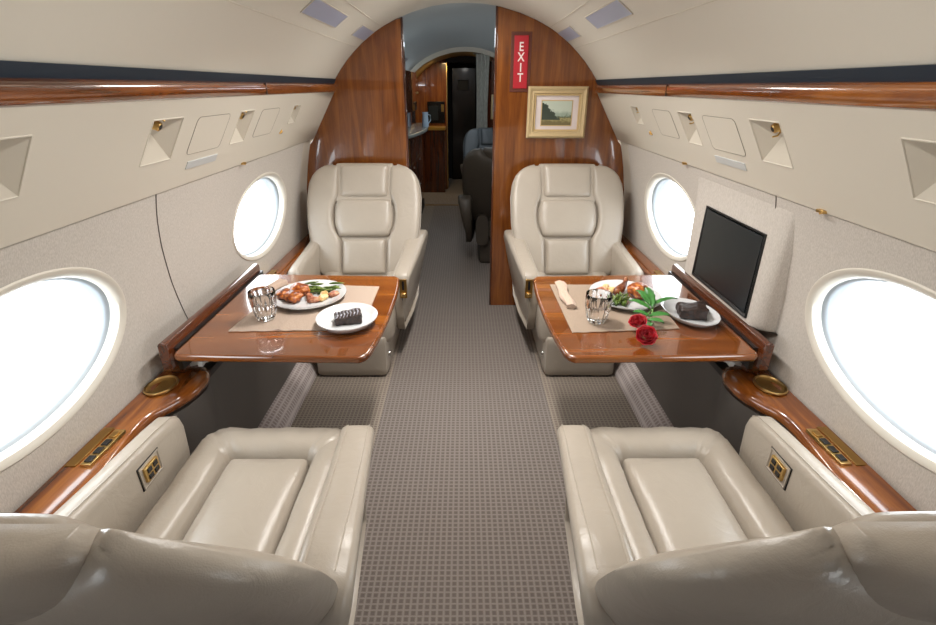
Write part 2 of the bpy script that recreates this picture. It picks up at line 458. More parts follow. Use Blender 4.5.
# wood rail, navy slot above the service panels
for s, nm, k in ((-1, 'left', 7), (1, 'right', 9)):
    bm = NB(); pr = [(s*.802, 1.527), (s*.86, 1.53), (s*.86, 1.49), (s*.822, 1.492)]
    loft(bm, [[Vector((p[0], y, p[1])) for p in pr] for y in (YR, YF)]); structure('trim_%d' % k, bm, M['slot'], bev=.001)
    bm = NB(); pr = [(.826, 1.503), (.812, 1.4985), (.806, 1.488), (.806, 1.470), (.811, 1.458), (.822, 1.452), (.87, 1.45), (.87, 1.503)]
    loft(bm, [[Vector((s*p[0], y, p[1])) for p in pr] for y in (YR, YF)])
    o = structure('trim_%d' % (k+1), bm, M['wood_y'], angle=60)
    bm = NB(); box(bm, min(s*.8045, s*.81), max(s*.8045, s*.81), 2.195, 2.199, 1.456, 1.499); j = obj('joint', bm, M['black'], o)

# service panels (valance)
SX0, SZ0, SX1, SZ1 = .822, 1.452, .984, 1.176
SL = math.hypot(SX1-SX0, SZ1-SZ0)
def sp(s, y, t, d=0):          # point on the slanted panel, t 0 top..1 bottom, d depth outwards
    nx, nz = -(SZ1-SZ0)/SL, (SX1-SX0)/SL   # outward
    return Vector((s*(SX0+(SX1-SX0)*t+nx*d), y, SZ0+(SZ1-SZ0)*t+nz*d))
POCK = [(-.85, -.70, .19, .62), (.87, 1.03, .19, .62), (1.445, 1.605, .18, .62), (2.03, 2.165, .19, .62), (2.68, 2.79, .19, .50)]
for s, nm in ((-1, 'left'), (1, 'right')):
    root = empty('service_panel', (0, 0, 0), label='cream overhead service panel under the wooden rail on the %s side' % nm, cat='panel')
    bm = NB()
    ys = sorted(set([YR, YF-.003]+[v for p in POCK for v in p[:2]])); ts = sorted(set([0, 1]+[v for p in POCK for v in p[2:]]))
    for y0, y1 in zip(ys, ys[1:]):
        for t0, t1 in zip(ts, ts[1:]):
            ym, tm = (y0+y1)/2, (t0+t1)/2
            if any(p[0] < ym < p[1] and p[2] < tm < p[3] for p in POCK): continue
            bm.faces.new([bm.verts.new(q) for q in (sp(s, y0, t0), sp(s, y1, t0), sp(s, y1, t1), sp(s, y0, t1))])
    for q0, q1 in ((sp(s, 0, 0), sp(s, 0, 0, .03)), (sp(s, 0, 1), sp(s, 0, 1, .004)+Vector((s*.006, 0, -.006)))):
        bm.faces.new([bm.verts.new(Vector((q.x, y, q.z))) for q, y in ((q0, YR), (q0, YF-.003), (q1, YF-.003), (q1, YR))])
    q0 = sp(s, 0, 1, .004)+Vector((s*.006, 0, -.006)); q1 = q0+Vector((s*.03, 0, .0))
    bm.faces.new([bm.verts.new(Vector((q.x, y, q.z))) for q, y in ((q0, YR), (q0, YF-.003), (q1, YF-.003), (q1, YR))])
    bmesh.ops.remove_doubles(bm, verts=bm.verts[:], dist=.0004)
    obj('body', bm, M['cream'], root, angle=20)
    for (y0, y1, t0, t1) in POCK:
        bm = NB()
        A, B, C_, D = sp(s, y0, t0), sp(s, y1, t0), sp(s, y1, t1), sp(s, y0, t1)
        big = (t1-t0) > .4
        P = sp(s, y0+(y1-y0)*.22, t0+(t1-t0)*.12, .075)
        for tri in ((A, B, P), (B, C_, P), (C_, D, P), (D, A, P)): bm.faces.new([bm.verts.new(q) for q in tri])
        pk = obj('lamp_recess', bm, M['cream_dk'], root, angle=5)
        # raised lip around the opening
        bm = NB()
        for a, b in ((A, B), (B, C_), (C_, D), (D, A)): tube(bm, [a, b], .0022, 6)
        obj('lip', bm, M['cream'], pk)
        if y0 in (-.85, .87): continue
        base = sp(s, y0+(y1-y0)*.30, t0+(t1-t0)*.18, .02)
        mr = Matrix.Translation(base) @ Matrix.Rotation(s*math.radians(60), 4, 'Y')
        bm = NB(); r = .015 if big else .011
        rings = []
        for rr, zz in ((r*1.25, .02), (r*1.25, .0), (r, -.004), (r*.85, -.018), (r*.55, -.02), (r*.5, -.008)):
            rings.append([mr @ Vector((rr*math.cos(k*PI/10), rr*math.sin(k*PI/10), zz)) for k in range(20)])
        loft(bm, rings, cap=False); rl = obj('reading_light', bm, M['gold'], root)
        bm = NB(); mr2 = mr @ Matrix.Translation((0, 0, -.014))
        loft(bm, [[mr2 @ Vector((r*.5*math.cos(k*PI/8), r*.5*math.sin(k*PI/8), z)) for k in range(16)] for z in (0, -.006)]); obj('lens', bm, M['black'], rl)
        bm = NB(); tube(bm, [mr @ Vector((r*1.1, 0, 0)), mr @ Vector((r*1.6, 0, -.012)), mr @ Vector((r*1.4, .004, -.024))], .0028, 6); obj('lever', bm, M['gold'], rl)
    # hatches, drawn by fine raised outlines, and the pale label strips
    def rr_outline(y0, y1, t0, t1, rad=.018):
        pts = []
        for cy_, ct, a0 in ((y1, t0, -PI/2), (y1, t1, 0), (y0, t1, PI/2), (y0, t0, PI)):
            cyy = cy_-rad if cy_ == y1 else cy_+rad; ctt = ct+rad/SL if ct == t0 else ct-rad/SL
            for k in range(6):
                a = a0+k*PI/10
                pts.append((cyy+rad*math.cos(a), ctt+rad/SL*math.sin(a)))
        return pts
    for y0, y1, t0, t1 in ((1.70, 1.94, .20, .62), (2.25, 2.47, .20, .60), (-.6, -.36, .2, .62)):
        o2 = rr_outline(y0, y1, t0, t1)
        bm = NB(); loft(bm, [[sp(s, y, t, .002) for y, t in o2], [sp(s, y, t, -.0012) for y, t in o2]])
        h = obj('mask_hatch', bm, M['cream'], root, angle=20)
        bm = NB(); tube(bm, [sp(s, y, t, -.0008) for y, t in o2+o2[:1]], .0011, 5, cap=False); obj('hatch_gap', bm, M['hatchline'], h)
    bm = NB(); o2 = [(1.73, .71), (1.95, .71), (1.95, .80), (1.73, .80)]
    loft(bm, [[sp(s, y, t, .001) for y, t in o2], [sp(s, y, t, -.003) for y, t in o2]]); obj('sign_lens', bm, simple('sign_strip', (196, 198, 198), .3), root, bev=.001)
    # little gold latch beside last light
    for (y, t) in ((2.62, .62),):
        bm = NB(); loft(bm, [[sp(s, y-.012, t+.03, 0), sp(s, y+.02, t+.03, 0), sp(s, y+.006, t-.04, 0)], [sp(s, y-.008, t+.02, -.008), sp(s, y+.016, t+.02, -.008), sp(s, y+.006, t-.02, -.008)]])
        obj('latch', bm, M['gold_dk'], root)
    # hooks on the lower lip
    for y in (2.30, 1.36) if s > 0 else (2.26,):
        c = sp(s, y, .985, -.004); bm = NB()
        rbox(bm, .016, .03, .010, .003, 4, M=Matrix.Translation(c)); tube(bm, [c+Vector((0, -.01, 0)), c+Vector((-s*.012, -.012, -.004)), c+Vector((-s*.014, -.012, .006))], .0025, 6)
        obj('coat_hook', bm, M['gold'], root)

# ceiling downlight panels (visible rows) and lamps
def cz(x): return interp(-abs(x), [p[0] for p in CEIL[:12]], [p[1] for p in CEIL[:12]])
row = ['rearmost behind the camera', 'second from the rear', 'above the near seats', 'large nearer panel', 'smaller far panel by the wooden bulkhead']
for s, nm in ((-1, 'left'), (1, 'right')):
    for i, (y0, y1) in enumerate(((-.6, -.1), (.30, .80), (1.22, 1.72), (2.12, 2.65), (3.02, 3.385))):
        xa, xb = .547, .612
        bm = NB()
        A = Vector((s*xa, 0, cz(xa)-.0005)); B = Vector((s*xb, 0, cz(xb)-.0005)); nrm = Vector((s*.57, 0, .82))
        oa = []
        for p, y in ((A, y0+.03*0), (B, y0-.0), (B, y1), (A, y1)): oa.append(Vector((p.x, y, p.z)))
        loft(bm, [[q+nrm*.004 for q in oa], [q-nrm*.002 for q in oa]])
        t = empty('ceiling_light', (0, 0, 0), label=('rectangular grey lilac ceiling light in the %s row, %s' % (nm, row[i])), cat='ceiling light', group='ceiling lights in two rows')
        obj('lens', bm, M['lens'], t, bev=.001)
        bm = NB(); c = sum(oa, Vector())/4
        for a, b in zip(oa, oa[1:]+oa[:1]): tube(bm, [a-nrm*.001, b-nrm*.001], .002, 6)
        obj('rim', bm, M['cream_dk'], t)

# ------------------------------------------------------------------ side ledges
def ledge(s, y0, y1, inner, z, label, endround):
    root = empty('side_ledge', (0, 0, 0), label=label, cat='ledge')
    bm = NB(); rings = []; n = 90
    for i in range(n+1):
        t = i/n; y = y0+(y1-y0)*t
        xi = inner(y)
        e = max(0, (y-(y1-endround))/endround) if endround else 0
        xi = xi+.0*e
        sh = .075*(1-math.sqrt(max(0, 1-e*e))) if endround else 0
        xi += sh
        xo = wx(z)-.002
        pr = [(xo, z), (xo-.006, z+.012), (xi+.03, z+.006), (xi+.012, z+.001), (xi+.003, z-.008), (xi, z-.020), (xi+.003, z-.032), (xi+.014, z-.042), (xi+.03, z-.045), (xo, z-.045)]
        rings.append([Vector((s*a, y, b)) for a, b in pr])
    loft(bm, rings); obj('body', bm, M['wood_y'], root, angle=60)
    return root
def plate(root, name, s, xc, yc, z, wxx, wy, mat, rot=0, h=.004, bev=.001):
    Mx = Matrix.Translation((s*xc, yc, z)) @ Matrix.Rotation(rot, 4, 'Z')
    bm = NB(); box(bm, -wxx/2, wxx/2, -wy/2, wy/2, 0, h, Mx); return obj(name, bm, mat, root, bev=bev)
for s, nm in ((-1, 'left'), (1, 'right')):
    r = ledge(s, YR, 1.598, ledge_in, .555, 'glossy wooden side ledge with gold cup holder and switches under the near %s window' % nm, .05)
    # cup holder
    c = (s*1.028, 1.425, .5675)
    bm = NB(); lathe(bm, [(.052, 0), (.0525, .005), (.049, .008), (.0455, .004), (.044, -.006)], c, 40, sy=1.15, sx=.95); o = obj('cup_holder', bm, M['gold'], r)
    bm = NB(); lathe(bm, [(.046, .003), (.042, .0), (.030, -.002), (.001, -.002)], c, 40, sy=1.15, sx=.95); obj('cup_holder_bottom', bm, M['gold_dk'], o)
    plate(r, 'ashtray_lid', s, 1.058, 1.12, .5645, .030, .165, M['gold_dk'])
    sw = plate(r, 'switch_panel', s, 1.018, 1.115, .5605, .030, .15, M['gold'], h=.010)
    for k in range(4):
        plate(sw, 'switch' if k < 3 else 'reading_socket', s, 1.018, 1.062+k*.034, .5705, .018, .024, M['black'] if k < 3 else M['gold_dk'], h=.004)
    r = ledge(s, 2.26, YF-.002, ledge_in, .555, 'glossy wooden side ledge with gold switch plate beside the far %s seat' % nm, 0)
    plate(r, 'ashtray_lid', s, 1.050, 2.52, .5645, .030, .13, M['gold'])
    sw = plate(r, 'switch_panel', s, 1.012, 2.46, .5605, .034, .10, M['gold'], h=.012)
    for k in range(2): plate(sw, 'switch', s, 1.012, 2.437+k*.04, .5725, .020, .028, M['black'], h=.003)
# bay liner behind the table housings
for s, nm, k in ((-1, 'left', 11), (1, 'right', 12)):
    bm = NB(); a, b = sorted((s*.965, s*1.083)); box(bm, a, b, 1.50, 2.262, .49, .515)
    structure('trim_%d' % k, bm, M['black'])

# ------------------------------------------------------------------ tables
TZ = .690
def table(s, nm):
    root = empty('folding_table', (s*.99, 1.85, .52), label='glossy lacquered fold-out dining table on the %s side of the aisle' % nm, cat='table')
    off = Vector((s*.99, 1.85, .52))
    def T(bm):
        for v in bm.verts: v.co -= off
        return bm
    edge = [(.335, 2.165), (.318, 2.158), (.305, 2.13), (.297, 2.02), (.294, 1.92), (.296, 1.75), (.304, 1.60), (.314, 1.50), (.322, 1.44), (.332, 1.418), (.350, 1.404)]
    fold = .632
    A = edge+[(.945, 1.418), (.960, 1.428), (.965, 1.442), (.968, 2.17), (.955, 2.184), (.90, 2.186)]
    bm = NB(); prism(bm, [(s*x, y) for x, y in A], TZ-.026, TZ, 'Z'); top = obj('table_top', T(bm), M['table'], root, angle=50, bev=.009, bseg=4)
    bm = NB(); box(bm, s*fold-.0007, s*fold+.0007, 1.4045, 2.176, TZ-.004, TZ+.0002); obj('fold_seam', T(bm), M['wood_dk'], top)
    for y in (1.44, 2.14):
        bm = NB(); box(bm, s*fold-.012, s*fold+.012, y-.006, y+.006, TZ-.0285, TZ-.024)
        obj('hinge', T(bm), M['gold'], root)
    # rail along the wall
    bm = NB(); pr = [(.988, .708), (.992, .7155), (1.003, .7185), (1.014, .716), (1.02, .708), (1.022, .615), (.992, .615), (.988, .62)]
    loft(bm, [[Vector((s*a, y, b)) for a, b in pr] for y in (1.447, 2.258)]); obj('rail', T(bm), M['wood_rail'], root, angle=50, bev=.002)
    bm = NB(); box(bm, *sorted((s*.972, s*.988)), 1.48, 2.25, .600, .684); obj('hinge_strip', T(bm), M['black'], root)
    bm = NB(); box(bm, *sorted((s*.985, s*1.035)), 1.50, 2.255, .571, .6155); obj('housing', T(bm), M['wood_rail'], root, bev=.004)
    for y in (1.545, 2.10):
        bm = NB(); loft(bm, [[Vector((s*x, y+dy, z)) for dy, z in ((-.007, z0), (.007, z0), (.007, z1), (-.007, z1))] for x, z0, z1 in ((.990, .575, .60), (.90, .60, .655), (.70, .645, .6635))])
        obj('support_arm', T(bm), M['steel'], root, bev=.002)
    bm = NB(); loft(bm, [[Vector((s*(x+dx), y, z+dz)) for dx, dz in ((-.009, -.010), (.009, -.010), (.009, .010), (-.009, .010))] for x, y, z in ((.945, 1.53, .590), (.915, 1.63, .642), (.905, 2.1, .650))]); obj('slide_bar', T(bm), M['steel'], root, bev=.002)
    return root
M['table'] = M['wood_t']
for s, nm in ((-1, 'left'), (1, 'right')): table(s, nm)

# ------------------------------------------------------------------ seats
BZ = [.36, .45, .55, .70, .85, .93, .975, 1.005, 1.028, 1.043]
BW = [.25, .31, .35, .375, .38, .368, .345, .315, .275, .22]
BWS = [1.]
def bw(z): return interp(z, BZ, BW)*BWS[0]
def TH(z): return interp(z, [.36, .5, .80, .90, .96, 1.0, 1.02, 1.035, 1.043], [.12, .14, .135, .122, .108, .092, .075, .05, .02])
RECL = [0., 0.]
def bpt(u, z, d=0):     # on back front surface; d forward
    t = (z-.40)/.64
    y = -.10-RECL[0]-(.27+RECL[1])*t-.03*t*t
    nrm = Vector((0, .92, .39))
    if RECL[0] > 0: z = z-.42*max(0, abs(u)-.17)**1.25*max(0, t)**3
    return Vector((u, y, z))+nrm*(d-.025*(abs(u)/.38)**3*0)
def seat(loc, rz, s, ml, name, label, group, detail='far', cat='seat', mirror_panel=True):
    """s: +1 when the aisle arm is on local +X"""
    root = empty(name, loc, rz, label=label, cat=cat, group=group)
    RECL[:] = [.12, .045] if detail == 'near' else [0, 0]; BWS[0] = 1. if detail == 'near' else .94
    # base
    bm = NB(); rbox(bm, .40, .64, .25, .03, 8, M=Matrix.Translation((0, .12, .125))); obj('base', bm, ml, root)
    # tub bolster: U of padding round the pad
    bm = NB(); xo = {1: .235 if s > 0 else .262, -1: .262 if s > 0 else .235}
    inner = []; outer = []
    def arc(cx_, cy_, r, a0, a1, n): return [(cx_+r*math.cos(a0+(a1-a0)*k/n), cy_+r*math.sin(a0+(a1-a0)*k/n)) for k in range(n+1)]
    ys = [-.28+.51*k/10 for k in range(10)]
    inner = [(.122, y) for y in ys]+arc(.102, .235, .02, 0, PI/2, 8)+[(.102-.204*k/10, .255) for k in range(1, 10)]+arc(-.102, .235, .02, PI/2, PI, 8)+[(-.122, y) for y in reversed(ys)]
    outer = [(xo[1], y) for y in ys]+arc(xo[1]-.07, .345, .07, 0, PI/2, 8)+[((xo[1]-.07)+((-xo[-1]+.07)-(xo[1]-.07))*k/10, .415) for k in range(1, 10)]+arc(-xo[-1]+.07, .345, .07, PI/2, PI, 8)+[(-xo[-1], y) for y in reversed(ys)]
    rings = []
    for i, (a, b) in enumerate(zip(inner, outer)):
        c = Vector(((a[0]+b[0])/2, (a[1]+b[1])/2, .305 if detail == 'far' else .335)); h = Vector(((b[0]-a[0])/2, (b[1]-a[1])/2, 0)); r = []
        wob = .0025*math.sin(i*2.1)+.002*math.sin(i*.9+1)
        for k in range(20):
            th = k*2*PI/20; cc, ss = math.cos(th), math.sin(th)
            f = lambda v, e: math.copysign(abs(v)**e, v)
            r.append(c+h*f(cc, .62)+Vector((0, 0, (.135+wob)*f(ss, .55 if ss < 0 else .75))))
        rings.append(r)
    loft(bm, rings); obj('bolster', bm, ml, root, angle=70)
    bm = NB(); rbox(bm, .246, .56, .16, .02, 10, puff=(0, 0, .022), M=Matrix.Translation((0, -.025, .315 if detail == 'far' else .362)) @ Matrix.Rotation(math.radians(2), 4, 'X')); obj('seat_cushion', bm, ml, root)
    # arms
    def arm(sd, out):
        bm = NB()
        if not out:
            side = [(.235, .20), (.262, .30), (.285, .44), (.290, .515), (.282, .545), (.262, .560), (.20, .568), (.08, .582), (-.06, .605), (-.18, .632), (-.30, .65), (-.36, .60), (-.34, .40), (-.25, .22), (-.05, .185)]
            xi = lambda y: .224+(.29-y)*.075; xw = .108
        else:
            side = [(.22, .22), (.275, .30), (.305, .44), (.31, .53), (.30, .565), (.275, .582), (.20, .59), (.0, .60), (-.15, .61), (-.30, .62), (-.36, .58), (-.34, .40), (-.25, .24), (-.05, .21)]
            xi = lambda y: .262+(.31-y)*.02; xw = .074
        n = 10; rings = []
        cy_ = sum(p[0] for p in side)/len(side); cz_ = sum(p[1] for p in side)/len(side)
        r = .028
        for k in range(n+1):
            a = k/n*PI; xx = -math.cos(a); off = r*(1-math.sin(a))
            ring = []
            for i, (y, z) in enumerate(side):
                d = Vector((y-cy_, z-cz_)); 
                p0 = Vector(side[i-1]); p1 = Vector(side[(i+1) % len(side)]); t = (p1-p0).normalized(); nn = Vector((t.y, -t.x))
                if nn.dot(d) < 0: nn = -nn
                y2, z2 = y-nn.x*off, z-nn.y*off
                base = xi(y)
                if k <= n/2: x = base+(r*(1-math.cos(a))) if k < n/2 else base+xw/2
                else: x = base+xw-(r*(1+math.cos(a)))
                if k > n/2 and not out: x -= .20*(.56-z2)
                ring.append(Vector((sd*x, y2, z2)))
            rings.append(ring)
        loft(bm, rings)
        o = obj('armrest', bm, ml, root, angle=80)
        # piping seam on top edges
        for side_x in ((.022, xw-.022) if not out else (.02,)):
            bm = NB(); tube(bm, [Vector((sd*(xi(y)+side_x), y, z-.0015 if i not in (0,) else z)) for i, (y, z) in enumerate(side[(4 if not out else 4):-4])], .0022, 6)
            obj('piping', bm, ml, o)
        return o, xi, xw
    a1, xi, xw = arm(s, False)
    a2, xi2, xw2 = arm(-s, True)
    if detail == 'far':      # gilt latch recessed in the front of the aisle arm
        bm = NB(); c = Vector((s*(xi(.28)+xw*.6), .287, .475))
        box(bm, c.x-.020, c.x+.020, c.y-.012, c.y+.006, c.z-.055, c.z+.055); pl = obj('latch_plate', bm, M['gold_dk'], a1, bev=.002)
        bm = NB(); box(bm, c.x-.006, c.x+.006, c.y+.004, c.y+.008, c.z-.005, c.z+.045); obj('latch_slot', bm, M['black'], pl)
        bm = NB(); rbox(bm, .026, .016, .022, .005, 4, M=Matrix.Translation((c.x, c.y+.012, c.z-.033))); obj('latch_button', bm, M['gold'], pl)
        bm = NB(); lathe(bm, [(.002, -.008), (.016, -.008), (.018, 0), (.016, .008), (.002, .008)], (0, 0, 0), 20)
        Mx = Matrix.Translation((s*.20, .37, .115)) @ Matrix.Rotation(PI/2, 4, 'Y')
        for v in bm.verts: v.co = Mx @ v.co
        obj('release_knob', bm, M['chrome'], root)
    # control panel on the inner face of the wall arm
    def ctl():
        xf = xi2(.13)+.002
        Mx = Matrix.Translation((-s*xf, .115, .525)) @ Matrix.Rotation(s*PI/2, 4, 'Y')
        bm = NB()
        pts = [(-.034, -.045), (.034, -.045), (.034, .045), (-.034, .045)]
        o = []
        for zz, g in ((.0, 1.0), (.006, 1.0), (.006, .90), (.002, .88)):
            o.append([Mx @ Vector((x*g, y*g, -zz*-1)) for x, y in pts])
        loft(bm, o); fr = obj('control_recess', bm, ml, a2, bev=.003)
        bm = NB(); tube(bm, [Mx @ Vector((x*1.04, y*1.04, .002)) for x, y in pts+pts[:1]], .0022, 6); obj('gasket', bm, M['black'], a2)
        bm = NB(); box(bm, -.022, .022, -.030, .030, .0, .0095, Mx); pl = obj('control_panel', bm, M['gold'], a2, bev=.002)
        for i in (-1, 1):
            for j in (-1, 1):
                bm = NB(); box(bm, i*.010-.007, i*.010+.007, j*.013-.009, j*.013+.009, .009, .012, Mx); obj('switch', bm, M['black'], pl, bev=.0012)
    if detail == 'near': ctl()
    # back shell: domed rear with a notch for the headrest
    zs = [.36, .40, .45, .50, .55, .62, .70, .78, .85, .90, .93, .955, .975, .99, 1.005, 1.018, 1.028, 1.037, 1.043]
    def shellf(a, b):
        z = .34+(1.044-.34)*(b+1)/2; u = a*bw(z)
        z2 = z-.072*max(0, 1-(u/.205)**2)**.8*((z-.34)/.704)**7
        return bpt(u, z2, .010 if detail == 'near' else -.004), Vector((0, -.97, -.05)).normalized()
    bm = NB(); pillow(bm, shellf, .135, 40, 40, 2.6, 2.1, back=.004); shell = obj('backrest', bm, ml, root, angle=85)
    # front padding
    def half(z): # column half width
        return interp(z, [.42, .50, .60, .625, .64, .70, .745, .80, .84, .855, .88, 1.05], [.140, .140, .140, .145, .165, .186, .189, .184, .166, .158, .155, .160])
    cols = [(.415, .618, .05, lambda z: half(z)-.004), (.628, .842, .062, lambda z: half(z)-.004), (.852, 1.038, .055, lambda z: half(z)-.004)]
    for z0, z1, T, hw in cols:
        def fn(a, b, z0=z0, z1=z1, hw=hw):
            z = z0+(z1-z0)*(b+1)/2
            P = bpt(a*hw(z), z, -.012); return P, Vector((0, .92, .39)).normalized()
        bm = NB(); pillow(bm, fn, T*.85, 24, 22, 8, 3); obj('headrest' if z0 > .8 else 'back_cushion', bm, ml, root, angle=80)
    for sd in (-1, 1):
        def fn(a, b, sd=sd):
            zt_ = 1.012 if detail == 'near' else 1.034
            z = .40+(zt_-.40)*(b+1)/2
            x0 = half(z)+.003; x1 = max(x0+.02, bw(z)-.004); e = .5+.5*a
            u = sd*(x0+(x1-x0)*e)
            d = -.006-.0*e**3
            return bpt(u, z, d), Vector((sd*.12*e, .92, .39)).normalized()
        bm = NB(); pillow(bm, fn, .030 if detail == 'near' else .044, 24, 34, 7, 2.8, back=.004); obj('back_wing', bm, ml, root, angle=80)
    # rear of the headrest standing in the notch of the shell
    def fr(a, b):
        z = .80+(1.046-.80)*(b+1)/2
        w = interp(z, [.84, .90, .97, 1.02, 1.046], [.17, .19, .195, .19, .172])
        return bpt(a*w, z, -.002), Vector((0, -.97, .05)).normalized()
    bm = NB(); pillow(bm, fr, .092, 26, 26, 3, 2.2, back=.02); obj('headrest_back', bm, ml, root, angle=85)
    return root
SG = None
seat((-.635, 2.83, 0), PI, -1, M['leather'], 'cabin_seat', 'cream leather cabin seat facing the camera behind the left table', SG, 'far')
seat((.635, 2.83, 0), PI, 1, M['leather'], 'cabin_seat', 'cream leather cabin seat facing the camera behind the right table', SG, 'far')
seat((-.61, .96, 0), 0, 1, M['leather'], 'cabin_seat', 'cream leather cabin seat in the left foreground, its back to the camera', SG, 'near')
seat((.60, .96, 0), 0, -1, M['leather'], 'cabin_seat', 'cream leather cabin seat in the right foreground, its back to the camera', SG, 'near')
seat((.325, 4.55, 0), 0, -1, M['leather_brown'], 'cabin_seat', 'dark brown leather seat beyond the bulkhead with its back to the camera', SG, 'none')
seat((.33, 5.80, 0), PI, 1, M['leather_dark'], 'cabin_seat', 'slate grey leather seat far beyond the bulkhead, facing the camera', SG, 'none')

# ------------------------------------------------------------------ forward cabin seen through the opening
YB = 7.0
bm = NB(); sheet(bm, CEIL, [YF+.0005, YB], .03); structure('ceiling_forward', bm, M['ceiling_blue'], angle=60)
for s, nm in ((-1, 'left'), (1, 'right')):
    bm = NB(); sheet(bm, [(s*x, z) for x, z in zip(PX, PZ)]+[(s*.80, 1.54)], [YF+.035, 8.6], .03); structure('wall_forward_'+nm, bm, M['cream'], angle=60)
IN = [(x*.955, .8+(z-.8)*.955) for x, z in CEIL]
bm = NB(); a = [bm.verts.new((x, YB, z)) for x, z in CEIL]; b = [bm.verts.new((x, YB, z)) for x, z in IN]
for i in range(len(a)-1): bm.faces.new((a[i], a[i+1], b[i+1], b[i]))
r = bmesh.ops.extrude_face_region(bm, geom=bm.faces[:])
for v in r['geom']:
    if isinstance(v, bmesh.types.BMVert): v.co.y += .04
structure('trim_13', bm, M['cream'])
bm = NB(); sheet(bm, IN, [YB+.04, 8.6], .03); structure('ceiling_galley', bm, M['tan'], angle=60)
bm = NB(); box(bm, -.845, .845, 6.84, 9.4, -.05, -.001); structure('floor_galley', bm, M['carpet_side'])
bm = NB(); box(bm, -.60, .5, 6.815, 6.84, 0, .006); structure('trim_14', bm, M['gold_dk'])
for k, y in enumerate((4.6, 5.1, 5.6)):
    t = empty('ceiling_light', (0, 0, 0), label='small square ceiling light beyond the bulkhead, %s' % ['nearest of three', 'middle of three', 'farthest of three'][k], cat='ceiling light', group='small lights beyond the bulkhead')
    A = Vector((-.60, 0, cz(.60)-.001)); B = Vector((-.66, 0, cz(.66)-.001)); nrm = Vector((-.6, 0, .8)); bm = NB()
    q = [Vector((p.x, yy, p.z)) for p, yy in ((A, y), (B, y), (B, y+.22), (A, y+.22))]
    loft(bm, [[v+nrm*.003 for v in q], [v-nrm*.003 for v in q]]); obj('lens', bm, simple('small_lens', (96, 112, 124), .3), t)
# credenza with rounded counter
r = empty('credenza', (-.8, 5.7, 0), label='dark glossy wooden cabinet run along the left wall beyond the bulkhead', cat='cabinet')
def Rl(bm, o):
    for v in bm.verts: v.co -= Vector(o)
    return bm
bm = NB(); P = [(-.86, 4.5), (-.62, 4.5), (-.595, 4.56), (-.575, 5.2), (-.565, 6.0), (-.57, 6.8), (-.86, 6.8)]
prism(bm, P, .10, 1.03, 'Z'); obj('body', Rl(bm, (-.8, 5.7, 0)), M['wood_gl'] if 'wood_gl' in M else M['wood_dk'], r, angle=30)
bm = NB(); prism(bm, [(x*.97, y) for x, y in P[1:-1]]+[(-.82, 6.8), (-.82, 4.5)], 0, .10, 'Z'); obj('plinth', Rl(bm, (-.8, 5.7, 0)), M['dark'], r)
for y0, y1 in ((4.62, 5.3), (5.34, 6.02), (6.06, 6.75)):
    for z0, z1 in ((.14, .42), (.44, .72), (.74, 1.0)):
        bm = NB(); xf = -.572
        box(bm, xf-.012, xf+.012, y0, y1, z0, z1); d = obj('drawer', Rl(bm, (-.8, 5.7, 0)), M['wood_dk'], r, bev=.004)
        bm = NB(); box(bm, xf+.012, xf+.020, (y0+y1)/2-.03, (y0+y1)/2+.03, z1-.06, z1-.045); obj('handle', Rl(bm, (-.8, 5.7, 0)), M['chrome'], d)
bm = NB(); P = [(-.86, 4.9), (-.56, 4.9), (-.50, 5.1), (-.44, 5.5), (-.415, 5.85), (-.43, 6.2), (-.50, 6.5), (-.56, 6.75), (-.86, 6.75)]
prism(bm, P, 1.03, 1.065, 'Z'); obj('countertop', Rl(bm, (-.8, 5.7, 0)), M['stone'], r, bev=.01, angle=60)
r = empty('wall_cabinet', (-.8, 5.6, 1.1), label='tall glossy wooden upper cabinet above the grey counter beyond the bulkhead', cat='cabinet')
bm = NB(); P = [(-.70, 4.5), (-.60, 4.5), (-.575, 4.6), (-.545, 5.4), (-.54, 6.0), (-.56, 6.3), (-.60, 6.4), (-.70, 6.4)]
prism(bm, P, 1.25, 1.62, 'Z'); prism_o = obj('body', Rl(bm, (-.8, 5.6, 1.1)), M['wood_dk'], r, angle=30)
bm = NB(); prism(bm, [(x-.02, y) for x, y in P], 1.0655, 1.25, 'Z'); obj('lower_body', Rl(bm, (-.8, 5.6, 1.1)), M['wood_dk'], r, angle=30)
bm = NB(); lathe(bm, [(.002, -.006), (.012, -.004), (.014, .004), (.004, .012)], (0, 0, 0), 16)
for v in bm.verts: v.co = Matrix.Rotation(PI/2, 4, 'Y') @ v.co+Vector((-.541, 6.15, 1.42))
obj('knob', Rl(bm, (-.8, 5.6, 1.1)), M['gold'], r)
# jug on the counter
bm = NB(); lathe(bm, [(.002, 0), (.052, 0), (.056, .01), (.050, .12), (.046, .19), (.052, .225), (.047, .225), (.042, .19), (.002, .19)], (0, 0, 0), 24)
for v in bm.verts: v.co *= .68
PS = .68
t = empty('pitcher', (-.455, 6.05, 1.066), label='pale blue pitcher standing on the grey counter beyond the bulkhead', cat='jug')
obj('body', bm, simple('pale_ceramic', (176, 196, 214), .3), t)
bm = NB(); tube(bm, [(.048*PS, 0, .19*PS), (.085*PS, 0, .18*PS), (.09*PS, 0, .10*PS), (.052*PS, 0, .05*PS)], .005, 8); obj('handle', bm, simple('pale_ceramic_handle', (176, 196, 214), .3), t)
